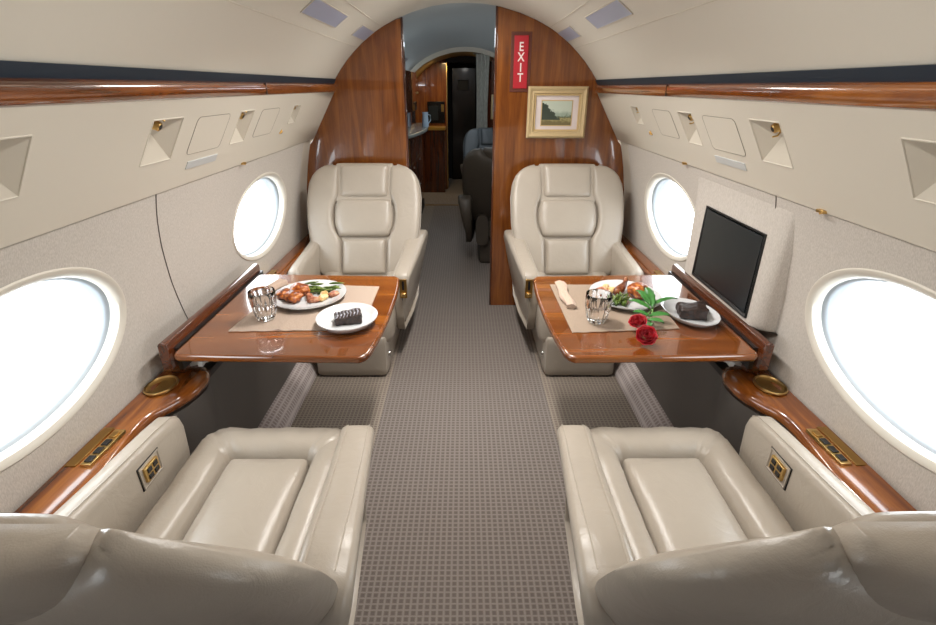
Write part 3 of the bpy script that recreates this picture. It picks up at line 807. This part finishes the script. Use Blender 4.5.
# galley partition at the far end
r = empty('galley_partition', (0, 8.0, 0), label='wooden galley partition with gilt edge at the far end of the aircraft', cat='partition')
bm = NB(); prism(bm, [(-1.0, 0), (-.275, 0), (-.275, 1.885), (-.40, 1.85), (-.55, 1.77), (-.70, 1.65), (-.85, 1.45), (-1.0, 1.2)], 0, .04); obj('body', bm, M['wood_gal'], r)
bm = NB(); box(bm, -.275, -.262, -.012, .04, .02, 1.80); obj('edge_strip', bm, M['gold'], r)
bm = NB(); box(bm, -.56, -.30, -.02, 0, .98, 1.28); ov = obj('oven', bm, M['galley_blk'], r, bev=.005)
bm = NB(); box(bm, -.54, -.40, -.024, -.018, 1.02, 1.22); obj('oven_door', bm, M['screen'], ov, bev=.003)
bm = NB(); box(bm, -.355, -.315, -.025, -.018, 1.14, 1.24); obj('control_panel', bm, M['gold_dk'], ov, bev=.002)
bm = NB(); box(bm, -.64, -.29, -.30, -.001, .90, .94); obj('worktop', bm, simple('galley_top', (168, 128, 44), .35), r, bev=.004)
bm = NB(); box(bm, -.64, -.30, -.28, -.001, .0, .90); obj('lower_cabinet', bm, M['wood_dk'], r, bev=.004)
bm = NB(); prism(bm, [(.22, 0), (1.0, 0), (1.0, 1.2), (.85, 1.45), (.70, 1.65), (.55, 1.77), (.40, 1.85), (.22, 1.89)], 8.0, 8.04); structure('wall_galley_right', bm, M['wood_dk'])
bm = NB(); box(bm, -.275, .23, 9.0, 9.04, 0, 1.85); box(bm, -.30, -.275, 8.04, 9.0, 0, 1.85); box(bm, .22, .25, 8.04, 9.0, 0, 1.85); box(bm, -.3, .25, 8.04, 9.0, 1.80, 1.86); box(bm, -.3, .25, 8.0, 8.04, 1.80, 1.91); structure('wall_vestibule', bm, M['dark'])
t = empty('vestibule_door', (-.02, 8.9, 0), label='dark inner door standing in the black vestibule at the far end', cat='door')
bm = NB(); box(bm, -.2, .2, 0, .03, 0, 1.76); obj('leaf', bm, M['galley_blk'], t, bev=.01)
bm = NB(); box(bm, -.10, .08, -.02, 0, 1.42, 1.58); obj('label_plate', bm, simple('dim_plate', (46, 46, 50), .4), t, bev=.01)
# right-hand partition beyond the seats, with a framed picture and curtain
bm = NB(); prism(bm, [(.34, 0), (1.03, 0), (1.03, 1.05), (.985, 1.17), (.84, 1.46), (.73, 1.61), (.63, 1.70), (.5, 1.79), (.34, 1.86)], 7.10, 7.13); structure('wall_partition', bm, M['wood_dk'])
t = empty('framed_picture', (.415, 7.09, 1.24), label='pale gilt framed picture on the far wooden partition beside the curtain', cat='picture')
bm = NB(); box(bm, -.075, .095, -.012, 0, -.15, .15); obj('frame', bm, M['frame'], t, bev=.004)
bm = NB(); box(bm, -.05, .07, -.015, -.011, -.12, .12); obj('picture', bm, M['matboard'], t)
bm = NB(); top = []; bot = []
n = 70
def cp(k, z):
    x = .135+.175*k/n; wv = .022*math.sin(k/n*PI*13)
    g = 1-.18*math.sin((z-.4)/1.45*PI)
    return Vector((.22+(x-.22)*g, 7.045+wv*(.7+.3*math.sin(k*.7)), z))
rings = []
for i in range(14):
    z = .4+(1.855-.4)*i/13
    rings.append([cp(k, z) for k in range(n+1)]+[cp(k, z)+Vector((0, .004, 0)) for k in range(n, -1, -1)])
loft(bm, rings); t = empty('curtain', (0, 0, 0), label='grey pleated curtain drawn aside beside the far dark doorway', cat='curtain'); obj('cloth', bm, M['curtain'], t, angle=80)
bm = NB(); tube(bm, [(.10, 7.04, 1.862), (.33, 7.04, 1.862)], .008, 8); obj('rail', bm, M['chrome'], t)

# ------------------------------------------------------------------ exit sign and picture on the bulkhead
def text_mesh(ch, size, ext):
    c = bpy.data.curves.new('letter', 'FONT'); c.body = ch; c.size = size; c.extrude = ext; c.align_x = 'CENTER'; c.align_y = 'CENTER'; c.offset = .0009
    o = bpy.data.objects.new('tmp', c); COL.objects.link(o)
    dg = bpy.context.evaluated_depsgraph_get(); me = bpy.data.meshes.new_from_object(o.evaluated_get(dg))
    bpy.data.objects.remove(o); return me
t = empty('exit_sign', (.334, YF, 1.622), label='red vertical exit sign with white letters on the wooden bulkhead', cat='sign')
bm = NB(); box(bm, -.062, .062, -.005, 0, -.165, .165); obj('surround', bm, M['brownsign'], t, bev=.002)
bm = NB(); box(bm, -.043, .043, -.011, -.004, -.145, .145); obj('plate', bm, M['red'], t, bev=.002)
for ch, z in zip('EXIT', (.083, .027, -.030, -.086)):
    me = text_mesh(ch, .068, .001); me.materials.append(M['ltr'])
    o = bpy.data.objects.new('letter', me); COL.objects.link(o); o.parent = t; o.location = (0, -.0122, z); o.rotation_euler = (PI/2, 0, 0); o.scale = (.85, 1, 1)
# painting material: generic landscape
m, nt, b = newmat('landscape_print'); L = nt.links
tc = N(nt, 'ShaderNodeTexCoord'); sp_ = N(nt, 'ShaderNodeSeparateXYZ'); L.new(tc.outputs['Generated'], sp_.inputs[0])
nz = N(nt, 'ShaderNodeTexNoise'); setin(nz, 'Scale', 9.); setin(nz, 'Detail', 6); L.new(tc.outputs['Generated'], nz.inputs['Vector'])
def math_(op, a, b_):
    n = N(nt, 'ShaderNodeMath', operation=op)
    for i, v in enumerate((a, b_)):
        if hasattr(v, 'links'): L.new(v, n.inputs[i])
        else: n.inputs[i].default_value = v
    return n.outputs[0]
hz = math_('ADD', sp_.outputs['Z'], math_('MULTIPLY', math_('SUBTRACT', nz.outputs['Fac'], .5), .35))
r1 = N(nt, 'ShaderNodeValToRGB'); e = r1.color_ramp.elements; e[0].position = .12; e[0].color = lin((120, 108, 70)); e[1].position = .62; e[1].color = lin((196, 206, 190))
k = e.new(.26); k.color = lin((168, 158, 110)); k = e.new(.33); k.color = lin((92, 100, 72)); k = e.new(.42); k.color = lin((150, 166, 150))
L.new(hz, r1.inputs['Fac'])
tr = math_('ADD', math_('ADD', sp_.outputs['Z'], math_('MULTIPLY', sp_.outputs['X'], 1.25)), math_('MULTIPLY', math_('SUBTRACT', nz.outputs['Fac'], .5), .7))
mk = N(nt, 'ShaderNodeMapRange'); mk.inputs[1].default_value = .98; mk.inputs[2].default_value = 1.05; mk.inputs[3].default_value = 1; mk.inputs[4].default_value = 0; L.new(tr, mk.inputs[0])
gz = N(nt, 'ShaderNodeMath', operation='GREATER_THAN'); L.new(sp_.outputs['Z'], gz.inputs[0]); gz.inputs[1].default_value = .22
mm = math_('MULTIPLY', mk.outputs[0], gz.outputs[0])
mx = N(nt, 'ShaderNodeMix', data_type='RGBA'); L.new(mm, mx.inputs[0]); L.new(r1.outputs['Color'], mx.inputs[6]); mx.inputs[7].default_value = lin((62, 72, 62)); L.new(mx.outputs[2], b.inputs['Base Color']); setin(b, 'Roughness', .35)
M['painting'] = m
t = empty('framed_picture', (.575, YF, 1.338), label='gilt framed small landscape with white mat on the wooden bulkhead', cat='picture')
FW, FH = .187, .152
o1 = [(FW, .0), (FW, -.022), (FW-.012, -.030), (FW-.028, -.022), (FW-.038, -.024), (FW-.046, -.012), (FW-.046, 0)]
rings = []
for d, y in o1:
    dd = FW-d; rings.append([Vector((sx*(FW-dd), y, sz*(FH-dd))) for sx, sz in ((-1, -1), (1, -1), (1, 1), (-1, 1))])
bm = NB(); loft(bm, rings, cap=False); obj('frame', bm, M['frame'], t, angle=20)
bm = NB(); q = .0065
loft(bm, [[Vector((sx*(FW-.046-a), y, sz*(FH-.046-a))) for sx, sz in ((-1, -1), (1, -1), (1, 1), (-1, 1))] for a, y in ((-.002, -.016), (q, -.016), (q, -.006))], cap=False); obj('slip', bm, M['frame_in'], t, angle=20)
bm = NB(); box(bm, -.143, .143, -.008, -.002, -.105, .105); obj('mat_board', bm, M['matboard'], t)
bm = NB(); box(bm, -.100, .100, -.0095, -.0078, -.080, .074); pb = obj('picture_slip', bm, M['frame_in'], t)
bm = NB(); box(bm, -.094, .094, -.0105, -.009, -.074, .068); obj('picture', bm, M['painting'], t)

# ------------------------------------------------------------------ monitor housing on the right wall
t = empty('wall_monitor', (1.0, 1.85, .94), label='black screen in a cloth covered housing on the right wall', cat='monitor')
bm = NB(); O = Vector((1.0, 1.85, .94))
# housing body: vertical face standing off the leaning wall
rings = []
for y, ins in ((1.495, .055), (1.500, .03), (1.515, .010), (1.54, .0), (1.70, 0), (2.0, 0), (2.15, 0), (2.175, .01), (2.19, .03), (2.195, .05)):
    r = []
    for z in (.712, .72, .74, .80, .90, 1.0, 1.10, 1.15, 1.172):
        e = .012 if z == .712 else 0
        yy = y+(.045*(1.172-z)/.46 if y < 1.8 else 0)
        r.append(Vector((min(1.001+ins*(wx(z)-1.0)/.06+e, wx(z)+.004), yy, z)))
    r += [Vector((wx(1.172)+.02, y, 1.172)), Vector((wx(.712)+.02, y, .712))]
    rings.append([p-O for p in r])
loft(bm, rings); obj('housing', bm, M['fabric'], t, angle=50)
bm = NB()
oo = [(-.225, -.156), (.235, -.156), (.225, .150), (-.220, .150)]   # y,z around (1.83,.892)
def sq(g, x): return [Vector((1.0+x, 1.83+y*g[0], .892+z*g[1]))-O for y, z in oo]
loft(bm, [sq((1, 1), .002), sq((1, 1), -.005), sq((.985, .98), -.006), sq((.95, .93), .001)], cap=True); bz = obj('bezel', bm, M['black'], t, angle=20)
bm = NB(); box(bm, -.002, .003, -.208, .213, -.140, .138); 
for v in bm.verts: v.co += Vector((.998, 1.83, .892))-O
obj('screen', bm, M['screen'], t, bev=.001)

# ------------------------------------------------------------------ tableware
def cloth(name, P, mat, label, cat, z=TZ+.0012, th=.0016, wav=.0012, ridge=None):
    """P: four corners (x,y)"""
    bm = NB(); n = 40; g = []
    for i in range(n+1):
        row = []
        for j in range(n+1):
            u, v = i/n, j/n
            x = (P[0][0]*(1-u)+P[1][0]*u)*(1-v)+(P[3][0]*(1-u)+P[2][0]*u)*v
            y = (P[0][1]*(1-u)+P[1][1]*u)*(1-v)+(P[3][1]*(1-u)+P[2][1]*u)*v
            zz = z+th+wav*(1+noise.noise(Vector((x*9, y*9, 3))))
            if ridge: zz += ridge[1]*math.exp(-((u-ridge[0])/.018)**2)*max(0, 1-v/.25)
            row.append((x, y+.0018*math.sin(u*40)*(1 if j == 0 else 0), zz))
        g.append(row)
    T_ = [[bm.verts.new(p) for p in r] for r in g]; B_ = [[bm.verts.new((p[0], p[1], z)) for p in r] for r in g]
    for i in range(n):
        for j in range(n):
            bm.faces.new((T_[i][j], T_[i+1][j], T_[i+1][j+1], T_[i][j+1])); bm.faces.new((B_[i][j+1], B_[i+1][j+1], B_[i+1][j], B_[i][j]))
        for a in (0, n):
            bm.faces.new((T_[i][a], T_[i+1][a], B_[i+1][a], B_[i][a])); bm.faces.new((T_[a][i], T_[a][i+1], B_[a][i+1], B_[a][i]))
    o = obj(name, bm, mat); return tag(o, label, cat)
cloth('placemat', [(-.850, 1.585), (-.380, 1.60), (-.380, 2.02), (-.80, 2.06)], M['mat_l'], 'beige linen placemat under the plates on the left table', 'placemat', ridge=(.38, .006))
cloth('placemat', [(.374, 1.575), (.77, 1.61), (.79, 2.05), (.368, 2.045)], M['mat_r'], 'taupe linen placemat under the large plate on the right table', 'placemat')
ZC = TZ+.0055
def plate_(x, y, a, b, label, h=.022, rot=0, z=ZC):
    bm = NB(); lathe(bm, [(.001, .004), (.60, .004), (.72, .007), (.86, .014), (.98, h-.001), (1.0, h), (1.0, h-.003), (.97, h-.006), (.86, .009), (.70, .002), (.60, 0), (.001, 0)], (0, 0, 0), 64, sx=a, sy=b)
    o = obj('plate', bm, M['china'], angle=60); o.location = (x, y, z); o.rotation_euler = (0, 0, rot); return tag(o, label, 'plate')
plate_(-.642, 1.885, .146, .158, 'large white plate of chicken and green beans on the left table')
plate_(-.438, 1.650, .110, .120, 'small white plate holding a glazed brownie on the left table', h=.030, z=TZ+.0055)
plate_(.650, 1.885, .142, .160, 'large white plate of roast chicken on the right table')
plate_(.850, 1.712, .092, .126, 'small white plate holding dark cake on the right table', h=.028, rot=.1, z=TZ+.0005)

def glass(x, y, label, z):
    t = empty('drinking_glass', (x, y, z), label=label, cat='glass')
    n = 80; rings = []
    def ring(r, zz, fl): return [Vector((r*math.cos(k*2*PI/n)*(1-fl*abs(math.cos(5*k*2*PI/n))), r*math.sin(k*2*PI/n)*(1-fl*abs(math.cos(5*k*2*PI/n))), zz)) for k in range(n)]
    bm = NB()
    loft(bm, [ring(.028, 0, 0), ring(.033, .003, .05), ring(.040, .025, .09), ring(.0465, .06, .10), ring(.0485, .088, .06), ring(.047, .110, .0), ring(.0465, .1115, 0), ring(.0455, .110, 0), ring(.0435, .088, 0), ring(.0415, .055, 0), ring(.035, .028, 0), ring(.028, .015, 0), ring(.004, .012, 0)])
    obj('tumbler', bm, M['tumbler'], t, angle=30)
    bm = NB(); loft(bm, [ring(.004, .0118, 0), ring(.0281, .0148, 0), ring(.0352, .028, 0), ring(.0416, .055, 0), ring(.0422, .062, 0), ring(.004, .0622, 0)]); obj('water', bm, M['water'], t, angle=30)
    return t
glass(-.752, 1.69, 'fluted clear water glass on the left placemat', ZC)
glass(.480, 1.665, 'fluted clear water glass on the right placemat', ZC)
# rolled napkins
def roll(pts, w, h, mat, label):
    bm = NB(); rings = []
    for i, (x, y, z) in enumerate(pts):
        a = Vector(pts[min(i+1, len(pts)-1)])-Vector(pts[max(0, i-1)]); a.z = 0; a.normalize(); sd = Vector((a.y, -a.x, 0))
        ww = w*(1+.12*math.sin(i*1.3)); r = []
        for k in range(24):
            th = k*2*PI/24; rr = 1+.10*math.sin(5*th+i*.6)
            r.append(Vector((x, y, z+h))+sd*ww*math.cos(th)*rr+Vector((0, 0, max(-h, h*math.sin(th)*rr))))
        rings.append(r)
    loft(bm, rings); o = obj('napkin', bm, mat, angle=70); tag(o, label, 'napkin'); return o
roll([(.408+.004*math.sin(k), 2.04-.029*k, ZC) for k in range(10)], .021, .010, M['napkin'], 'rolled pale linen napkin lying left of the plate on the right table')
roll([(-.836+.005*k, 1.905+.018*k, ZC) for k in range(8)], .026, .015, M['napkin'], 'rolled beige napkin behind the water glass on the left table')

# food
def foodmat(name, cols, scale=60, rough=.35):
    m, nt, b = newmat(name); tc = N(nt, 'ShaderNodeTexCoord'); n = N(nt, 'ShaderNodeTexNoise'); setin(n, 'Scale', scale); setin(n, 'Detail', 5)
    r = N(nt, 'ShaderNodeValToRGB'); e = r.color_ramp.elements; e[0].position = .32; e[0].color = lin(cols[0]); e[1].position = .68; e[1].color = lin(cols[-1])
    for i, c in enumerate(cols[1:-1]): k = e.new(.32+.36*(i+1)/(len(cols)-1)); k.color = lin(c)
    nt.links.new(tc.outputs['Object'], n.inputs['Vector']); nt.links.new(n.outputs['Fac'], r.inputs['Fac']); nt.links.new(r.outputs['Color'], b.inputs['Base Color']); setin(b, 'Roughness', rough)
    bp = N(nt, 'ShaderNodeBump'); setin(bp, 'Strength', .5); setin(bp, 'Distance', .002); nt.links.new(n.outputs['Fac'], bp.inputs['Height']); nt.links.new(bp.outputs['Normal'], b.inputs['Normal'])
    return m
M['chicken'] = foodmat('roast_chicken', [(52, 20, 9), (150, 72, 24), (206, 132, 62)])
M['potato'] = foodmat('potato', [(178, 120, 70), (206, 178, 118), (222, 202, 150)])
M['redpot'] = foodmat('red_potato', [(120, 60, 40), (176, 112, 84), (204, 164, 126)])
M['bean'] = foodmat('green_bean', [(44, 66, 20), (78, 100, 34), (122, 140, 66)])
M['brownie'] = foodmat('brownie', [(22, 12, 10), (40, 24, 19), (58, 38, 30)], 120, .4)
M['glaze'] = foodmat('glaze', [(90, 86, 90), (150, 150, 160), (200, 200, 210)], 150, .2)
M['bone'] = simple('bone', (150, 110, 78), .5)
def lump(name, c, r, mat, label, cat, group=None, seed=0, amp=.25, rot=0, freq=1.6):
    bm = NB(); bmesh.ops.create_icosphere(bm, subdivisions=4, radius=1)
    for v in bm.verts:
        d = v.co.normalized(); k = 1+amp*noise.noise(d*freq+Vector((seed*3.1, seed, 0)))+amp*.35*noise.noise(d*freq*3+Vector((seed, 0, 5)))
        v.co = Vector((d.x*r[0]*k, d.y*r[1]*k, max(-r[2]*.72, d.z*r[2]*k)))
    o = obj(name, bm, mat, angle=80); o.location = (c[0]+.004, c[1]-.05, c[2]+r[2]*.72); o.rotation_euler = (0, 0, rot); return tag(o, label, cat, group)
PZF = ZC+.0045
lump('chicken_piece', (-.745, 1.925, PZF), (.030, .036, .022), M['chicken'], 'browned chicken piece at the left rim of the left table plate', 'food', seed=1)
lump('chicken_piece', (-.700, 1.895, PZF), (.036, .034, .026), M['chicken'], 'browned chicken piece nearest the camera on the left table plate', 'food', seed=2)
lump('chicken_piece', (-.692, 1.962, PZF), (.040, .036, .028), M['chicken'], 'browned chicken piece at the back of the left table plate', 'food', seed=3)
for i, (x, y, a, lab) in enumerate(((-.615, 1.885, .3, 'reddish potato wedge at the front edge of the left plate'), (-.585, 1.905, 1.1, 'pale potato wedge in the middle of the left plate'), (-.640, 1.915, 2., 'red skinned potato piece beside the chicken on the left plate'), (-.552, 1.945, .6, 'pink potato wedge near the right rim of the left plate'), (-.590, 1.945, 1.7, 'pale potato piece under the green beans on the left plate'))):
    lump('potato_wedge', (x, y, PZF), (.026, .015, .013), M['potato'] if i in (1, 4) else M['redpot'], lab, 'food', 'potato wedges on the left plate', seed=i+10, rot=a)
def beans(cx_, cy_, n, spread, label, group, ang, seed, lay=.004):
    rnd = random.Random(seed)
    for i in range(n):
        x = cx_+rnd.uniform(-1, 1)*spread[0]; y = cy_+rnd.uniform(-1, 1)*spread[1]; a = ang+rnd.uniform(-.5, .5); l = rnd.uniform(.022, .036); z = PZF+.004+lay*(i//5)
        bm = NB(); c = rnd.uniform(-.006, .006)
        pts = [Vector((math.cos(a)*l*t-math.sin(a)*c*(1-t*t), math.sin(a)*l*t+math.cos(a)*c*(1-t*t), 0)) for t in (-1, -.6, -.2, .2, .6, 1)]
        tube(bm, pts, [.002, .0042, .0048, .0048, .004, .0014], 7); o = obj('green_bean', bm, M['bean'], angle=80); o.location = (x+.004, y-.05, z); o.rotation_euler = (rnd.uniform(-.12, .12), rnd.uniform(-.12, .12), 0)
        tag(o, label, 'bean', group)
beans(-.612, 2.0, 30, (.062, .034), 'green bean in the heap at the back of the left plate', 'green beans on the left plate', .35, 3)
beans(.608, 1.885, 28, (.034, .032), 'green bean in the heap behind the glass on the right plate', 'green beans on the right plate', .9, 5)
lump('chicken_thigh', (.700, 1.945, PZF+.002), (.042, .050, .032), M['chicken'], 'large browned chicken thigh on the right table plate', 'food', seed=6, amp=.22)
t = empty('chicken_drumstick', (.652, 1.925, PZF), label='dark browned chicken drumstick beside the thigh on the right plate', cat='food')
bm = NB(); tube(bm, [(-.045, -.03, .014), (-.03, -.018, .017), (-.01, 0, .02), (.008, .02, .03), (.02, .04, .038), (.024, .05, .042)], [.006, .017, .020, .013, .008, .011], 12); obj('meat', bm, foodmat('dark_chicken', [(58, 26, 14), (110, 58, 30), (150, 88, 50)]), t, angle=80)
bm = NB(); tube(bm, [(.024, .05, .042), (.028, .058, .046)], [.007, .009], 10); obj('bone', bm, M['bone'], t)
for i, (x, y, a, lab) in enumerate(((.560, 1.985, .3, 'pale potato piece at the left rim of the right plate'), (.590, 2.015, 1.2, 'yellow potato wedge at the back of the right plate'), (.612, 1.985, 2.2, 'potato wedge beside the drumstick on the right plate'), (.575, 1.955, .8, 'red skinned potato behind the glass on the right plate'))):
    lump('potato_wedge', (x, y, PZF), (.026, .017, .014), M['redpot'] if i in (3, 0) else M['potato'], lab, 'food', 'potato wedges on the right plate', seed=i+20, rot=a)
# cakes
def cake(c, r, seed, rot, label, glz):
    t = empty('brownie', c, rot, label=label, cat='cake')
    bm = NB(); rbox(bm, r[0]*2, r[1]*2, r[2], .006, 14, puff=(0, 0, .004), M=Matrix.Translation((0, 0, r[2]/2+.0005)))
    for v in bm.verts:
        k = noise.noise_vector(v.co*55+Vector((seed, 0, 0))); v.co += Vector((k.x*.005, k.y*.005, k.z*.004 if v.co.z > .008 else 0)); v.co.z = max(v.co.z, .0005)
        if v.co.z > .6*r[2]: v.co.z *= 1+(.25 if v.co.x > 0 else -.1)*(abs(v.co.x)/r[0])
    obj('crumb', bm, M['brownie'], t, angle=60)
    if glz:
        for k in range(7):
            x = -r[0]*.75+k*r[0]*.25; bm = NB()
            zt = lambda x_: r[2]*(1+(.25 if x_ > 0 else -.1)*abs(x_)/r[0])+.0025
            tube(bm, [Vector((x-.004, -r[1]*.9, zt(x)-.002)), Vector((x+.002, -r[1]*.3, zt(x)+.002)), Vector((x-.003, r[1]*.3, zt(x)+.0015)), Vector((x+.004, r[1]*.9, zt(x)-.002))], [.0015, .0032, .0028, .0012], 6); obj('icing_drizzle', bm, M['glaze'], t)
cake((-.436, 1.653, TZ+.0055+.0062), (.048, .034, .030), 2, .25, 'iced chocolate brownie on the small plate on the left table', True)
cake((.855, 1.718, TZ+.0005+.0062), (.048, .046, .036), 9, -.2, 'dark chocolate cake chunk on the small plate on the right table', False)

# rose
M['rose'] = simple('rose_petal', (158, 8, 26), .45, var=.25, vscale=60)
M['leaf'] = simple('rose_leaf', (52, 112, 44), .45, var=.25, vscale=30)
M['stem'] = simple('rose_stem', (112, 150, 84), .5)
t = empty('rose_stem', (.622, 1.53, TZ+.006), label='two red roses on leafy green stems lying on the right table', cat='flower')
O = Vector((.66, 1.63, TZ+.004))
def rose(c, R_, axis, seed):
    ax = Vector(axis).normalized(); q = Vector((0, 0, 1)).rotation_difference(ax).to_matrix().to_4x4(); Mx = Matrix.Translation(Vector(c)) @ q
    bloom = empty('bloom', c); bloom.parent = t; rnd = random.Random(seed)
    k = 0
    for ring_, (cnt, rad, hh, open_) in enumerate(((3, .28, 1.05, .0), (4, .46, 1.08, .03), (5, .66, 1.02, .10), (5, .85, .92, .22), (6, 1.0, .78, .42))):
        for i in range(cnt):
            a0 = i*2*PI/cnt+ring_*.7+rnd.uniform(-.1, .1); bm = NB(); g = []
            span = 2*PI/cnt*.72
            for u in range(9):
                row = []
                for v in range(8):
                    uu = u/8*2-1; vv = v/7
                    wdt = math.sin(min(1, vv*1.15+.12)*PI*.55)*(1 if vv < .8 else math.sqrt(max(0, 1-((vv-.8)/.23)**2*.6)))
                    a = a0+uu*span*wdt
                    r = R_*rad*(.35+.65*math.sin(vv*PI/2))*(1+open_*.35*vv**4)
                    z = R_*hh*(vv*1.15-.25)-R_*open_*.35*vv**5-R_*.18*uu*uu*vv
                    r += R_*.05*math.sin(uu*5+seed+i)*vv
                    row.append(bm.verts.new(Vector((r*math.cos(a), r*math.sin(a), z))))
                g.append(row)
            for u in range(8):
                for v in range(7): bm.faces.new((g[u][v], g[u+1][v], g[u+1][v+1], g[u][v+1]))
            for vv in bm.verts: vv.co = q @ vv.co
            o = obj('petal', bm, M['rose'], bloom, angle=80)
            m_ = o.modifiers.new('s', 'SOLIDIFY'); m_.thickness = .0008
rose(Vector((.648, 1.692, TZ+.030))-O, .028, (-.35, -.35, .9), 1)
rose(Vector((.645, 1.600, TZ+.026))-O, .031, (-.15, -.8, .75), 4)
for pts in (((.650, 1.725, .700), (.68, 1.76, .700), (.72, 1.80, .705), (.76, 1.85, .716), (.79, 1.90, .722)), ((.645, 1.63, .697), (.672, 1.60, .694), (.69, 1.66, .698), (.71, 1.74, .71), (.745, 1.82, .715))):
    bm = NB(); tube(bm, [Vector(p)-O for p in pts], .0026, 8); obj('stem', bm, M['stem'], t)
def leaf(base, d, L_, W_, lift, nm='leaf'):
    d = Vector(d).normalized(); sd = Vector((d.y, -d.x, 0)); bm = NB(); g = []
    for i in range(11):
        v = i/10; w_ = W_*math.sin(v**.8*PI)**.8*(1+.08*(-1)**i) if 0 < v < 1 else .0006; row = []
        for j in range(5):
            u = j/4*2-1
            row.append(bm.verts.new(Vector(base)-O+d*L_*v+sd*w_*u+Vector((0, 0, lift*math.sin(v*PI*.7)+abs(u)*W_*.35))))
        g.append(row)
    for i in range(10):
        for j in range(4): bm.faces.new((g[i][j], g[i+1][j], g[i+1][j+1], g[i][j+1]))
    o = obj('leaf', bm, M['leaf'], t, angle=80); m_ = o.modifiers.new('s', 'SOLIDIFY'); m_.thickness = .0008
for b_, d, L_, W_, lf in (((.745, 1.83, .716), (.15, 1, 0), .15, .019, .03), ((.75, 1.85, .72), (1, .25, 0), .11, .013, .02), ((.735, 1.82, .716), (-.8, .55, 0), .085, .018, .018), ((.715, 1.77, .71), (.9, -.25, 0), .07, .020, .012),
                          ((.715, 1.77, .71), (-.6, .1, 0), .06, .018, .014), ((.70, 1.74, .708), (.8, -.8, 0), .06, .018, .01), ((.69, 1.72, .706), (-.2, -.9, 0), .06, .015, .012), ((.74, 1.84, .72), (-.25, .9, 0), .10, .016, .03), ((.655, 1.66, .70), (.8, .5, 0), .05, .014, .008)):
    leaf(b_, d, L_, W_, lf)

# ------------------------------------------------------------------ lights, sky, camera
w = bpy.data.worlds.new('World'); SC.world = w; w.use_nodes = True
bg = w.node_tree.nodes['Background']; bg.inputs[0].default_value = (.90, .96, 1., 1); bg.inputs[1].default_value = 9.0
def area(name, loc, rot, sx, sy, power, color=(1, 1, 1), portal=False, spread=PI):
    l = bpy.data.lights.new(name, 'AREA'); l.shape = 'RECTANGLE'; l.size = sx; l.size_y = sy; l.energy = power; l.color = color; l.spread = spread
    o = bpy.data.objects.new(name, l); COL.objects.link(o); o.location = loc; o.rotation_euler = rot
    if portal: l.cycles.is_portal = True
    return o
for s in (-1, 1):
    for yc in WY:
        area('daylight_portal', (s*1.19, yc, WZ), (0, s*PI/2, 0), .46, .76, 1, portal=True)
# cabin downlights in the crown of the ceiling
WARM = (1., .965, .92)
for i, y in enumerate((0.95, 1.95, 2.8)):
    bm = NB(); box(bm, -.05, .05, y-.22, y+.22, 1.922, 1.929)
    t = empty('crown_light', (0, 0, 0), label='slim warm crown light in the ceiling over the aisle', cat='ceiling light', group='crown lights over the aisle')
    obj('lens', bm, emit('crown_lens', (255, 240, 220), 3.), t, bev=.002)
    area('crown_lamp', (0, y, 1.915), (0, 0, 0), .10, .42, 15*(.62, 1.2, .65)[i], WARM, spread=math.radians((180, 135, 180)[i]))
area('forward_fill', (0, 5.2, 1.88), (0, 0, 0), .3, 2.0, 7, (.85, .93, 1.))  # added fill light for the forward cabin, no fixture behind it
for s in (-1, 1): area('forward_ceiling_fill', (s*.80, 5.2, 1.50), (0, s*math.radians(180-50), 0), .03, 3.0, 5, (.88, .95, 1.))  # unseen pair added at the sides to brighten the forward ceiling
area('galley_lamp', (-.30, 7.5, 1.80), (0, 0, 0), .08, .12, 4, (1., .72, .35))
cam = bpy.data.cameras.new('Camera'); co = bpy.data.objects.new('Camera', cam); COL.objects.link(co)
cam.sensor_width = 36; cam.lens = 36*497/936; cam.clip_start = .02
p = math.radians(24.5); yaw = math.atan(4.5*math.cos(p)/497); roll = .004
R = Matrix.Rotation(-yaw, 4, 'Z') @ Matrix.Rotation(PI/2-p, 4, 'X') @ Matrix.Rotation(roll, 4, 'Z')
co.matrix_world = Matrix.Translation((-.01, 0, 1.49)) @ R
SC.camera = co
vs = SC.view_settings; vs.view_transform = 'Standard'; vs.look = 'None'; vs.gamma = 1; vs.use_curve_mapping = False; vs.exposure = -.08
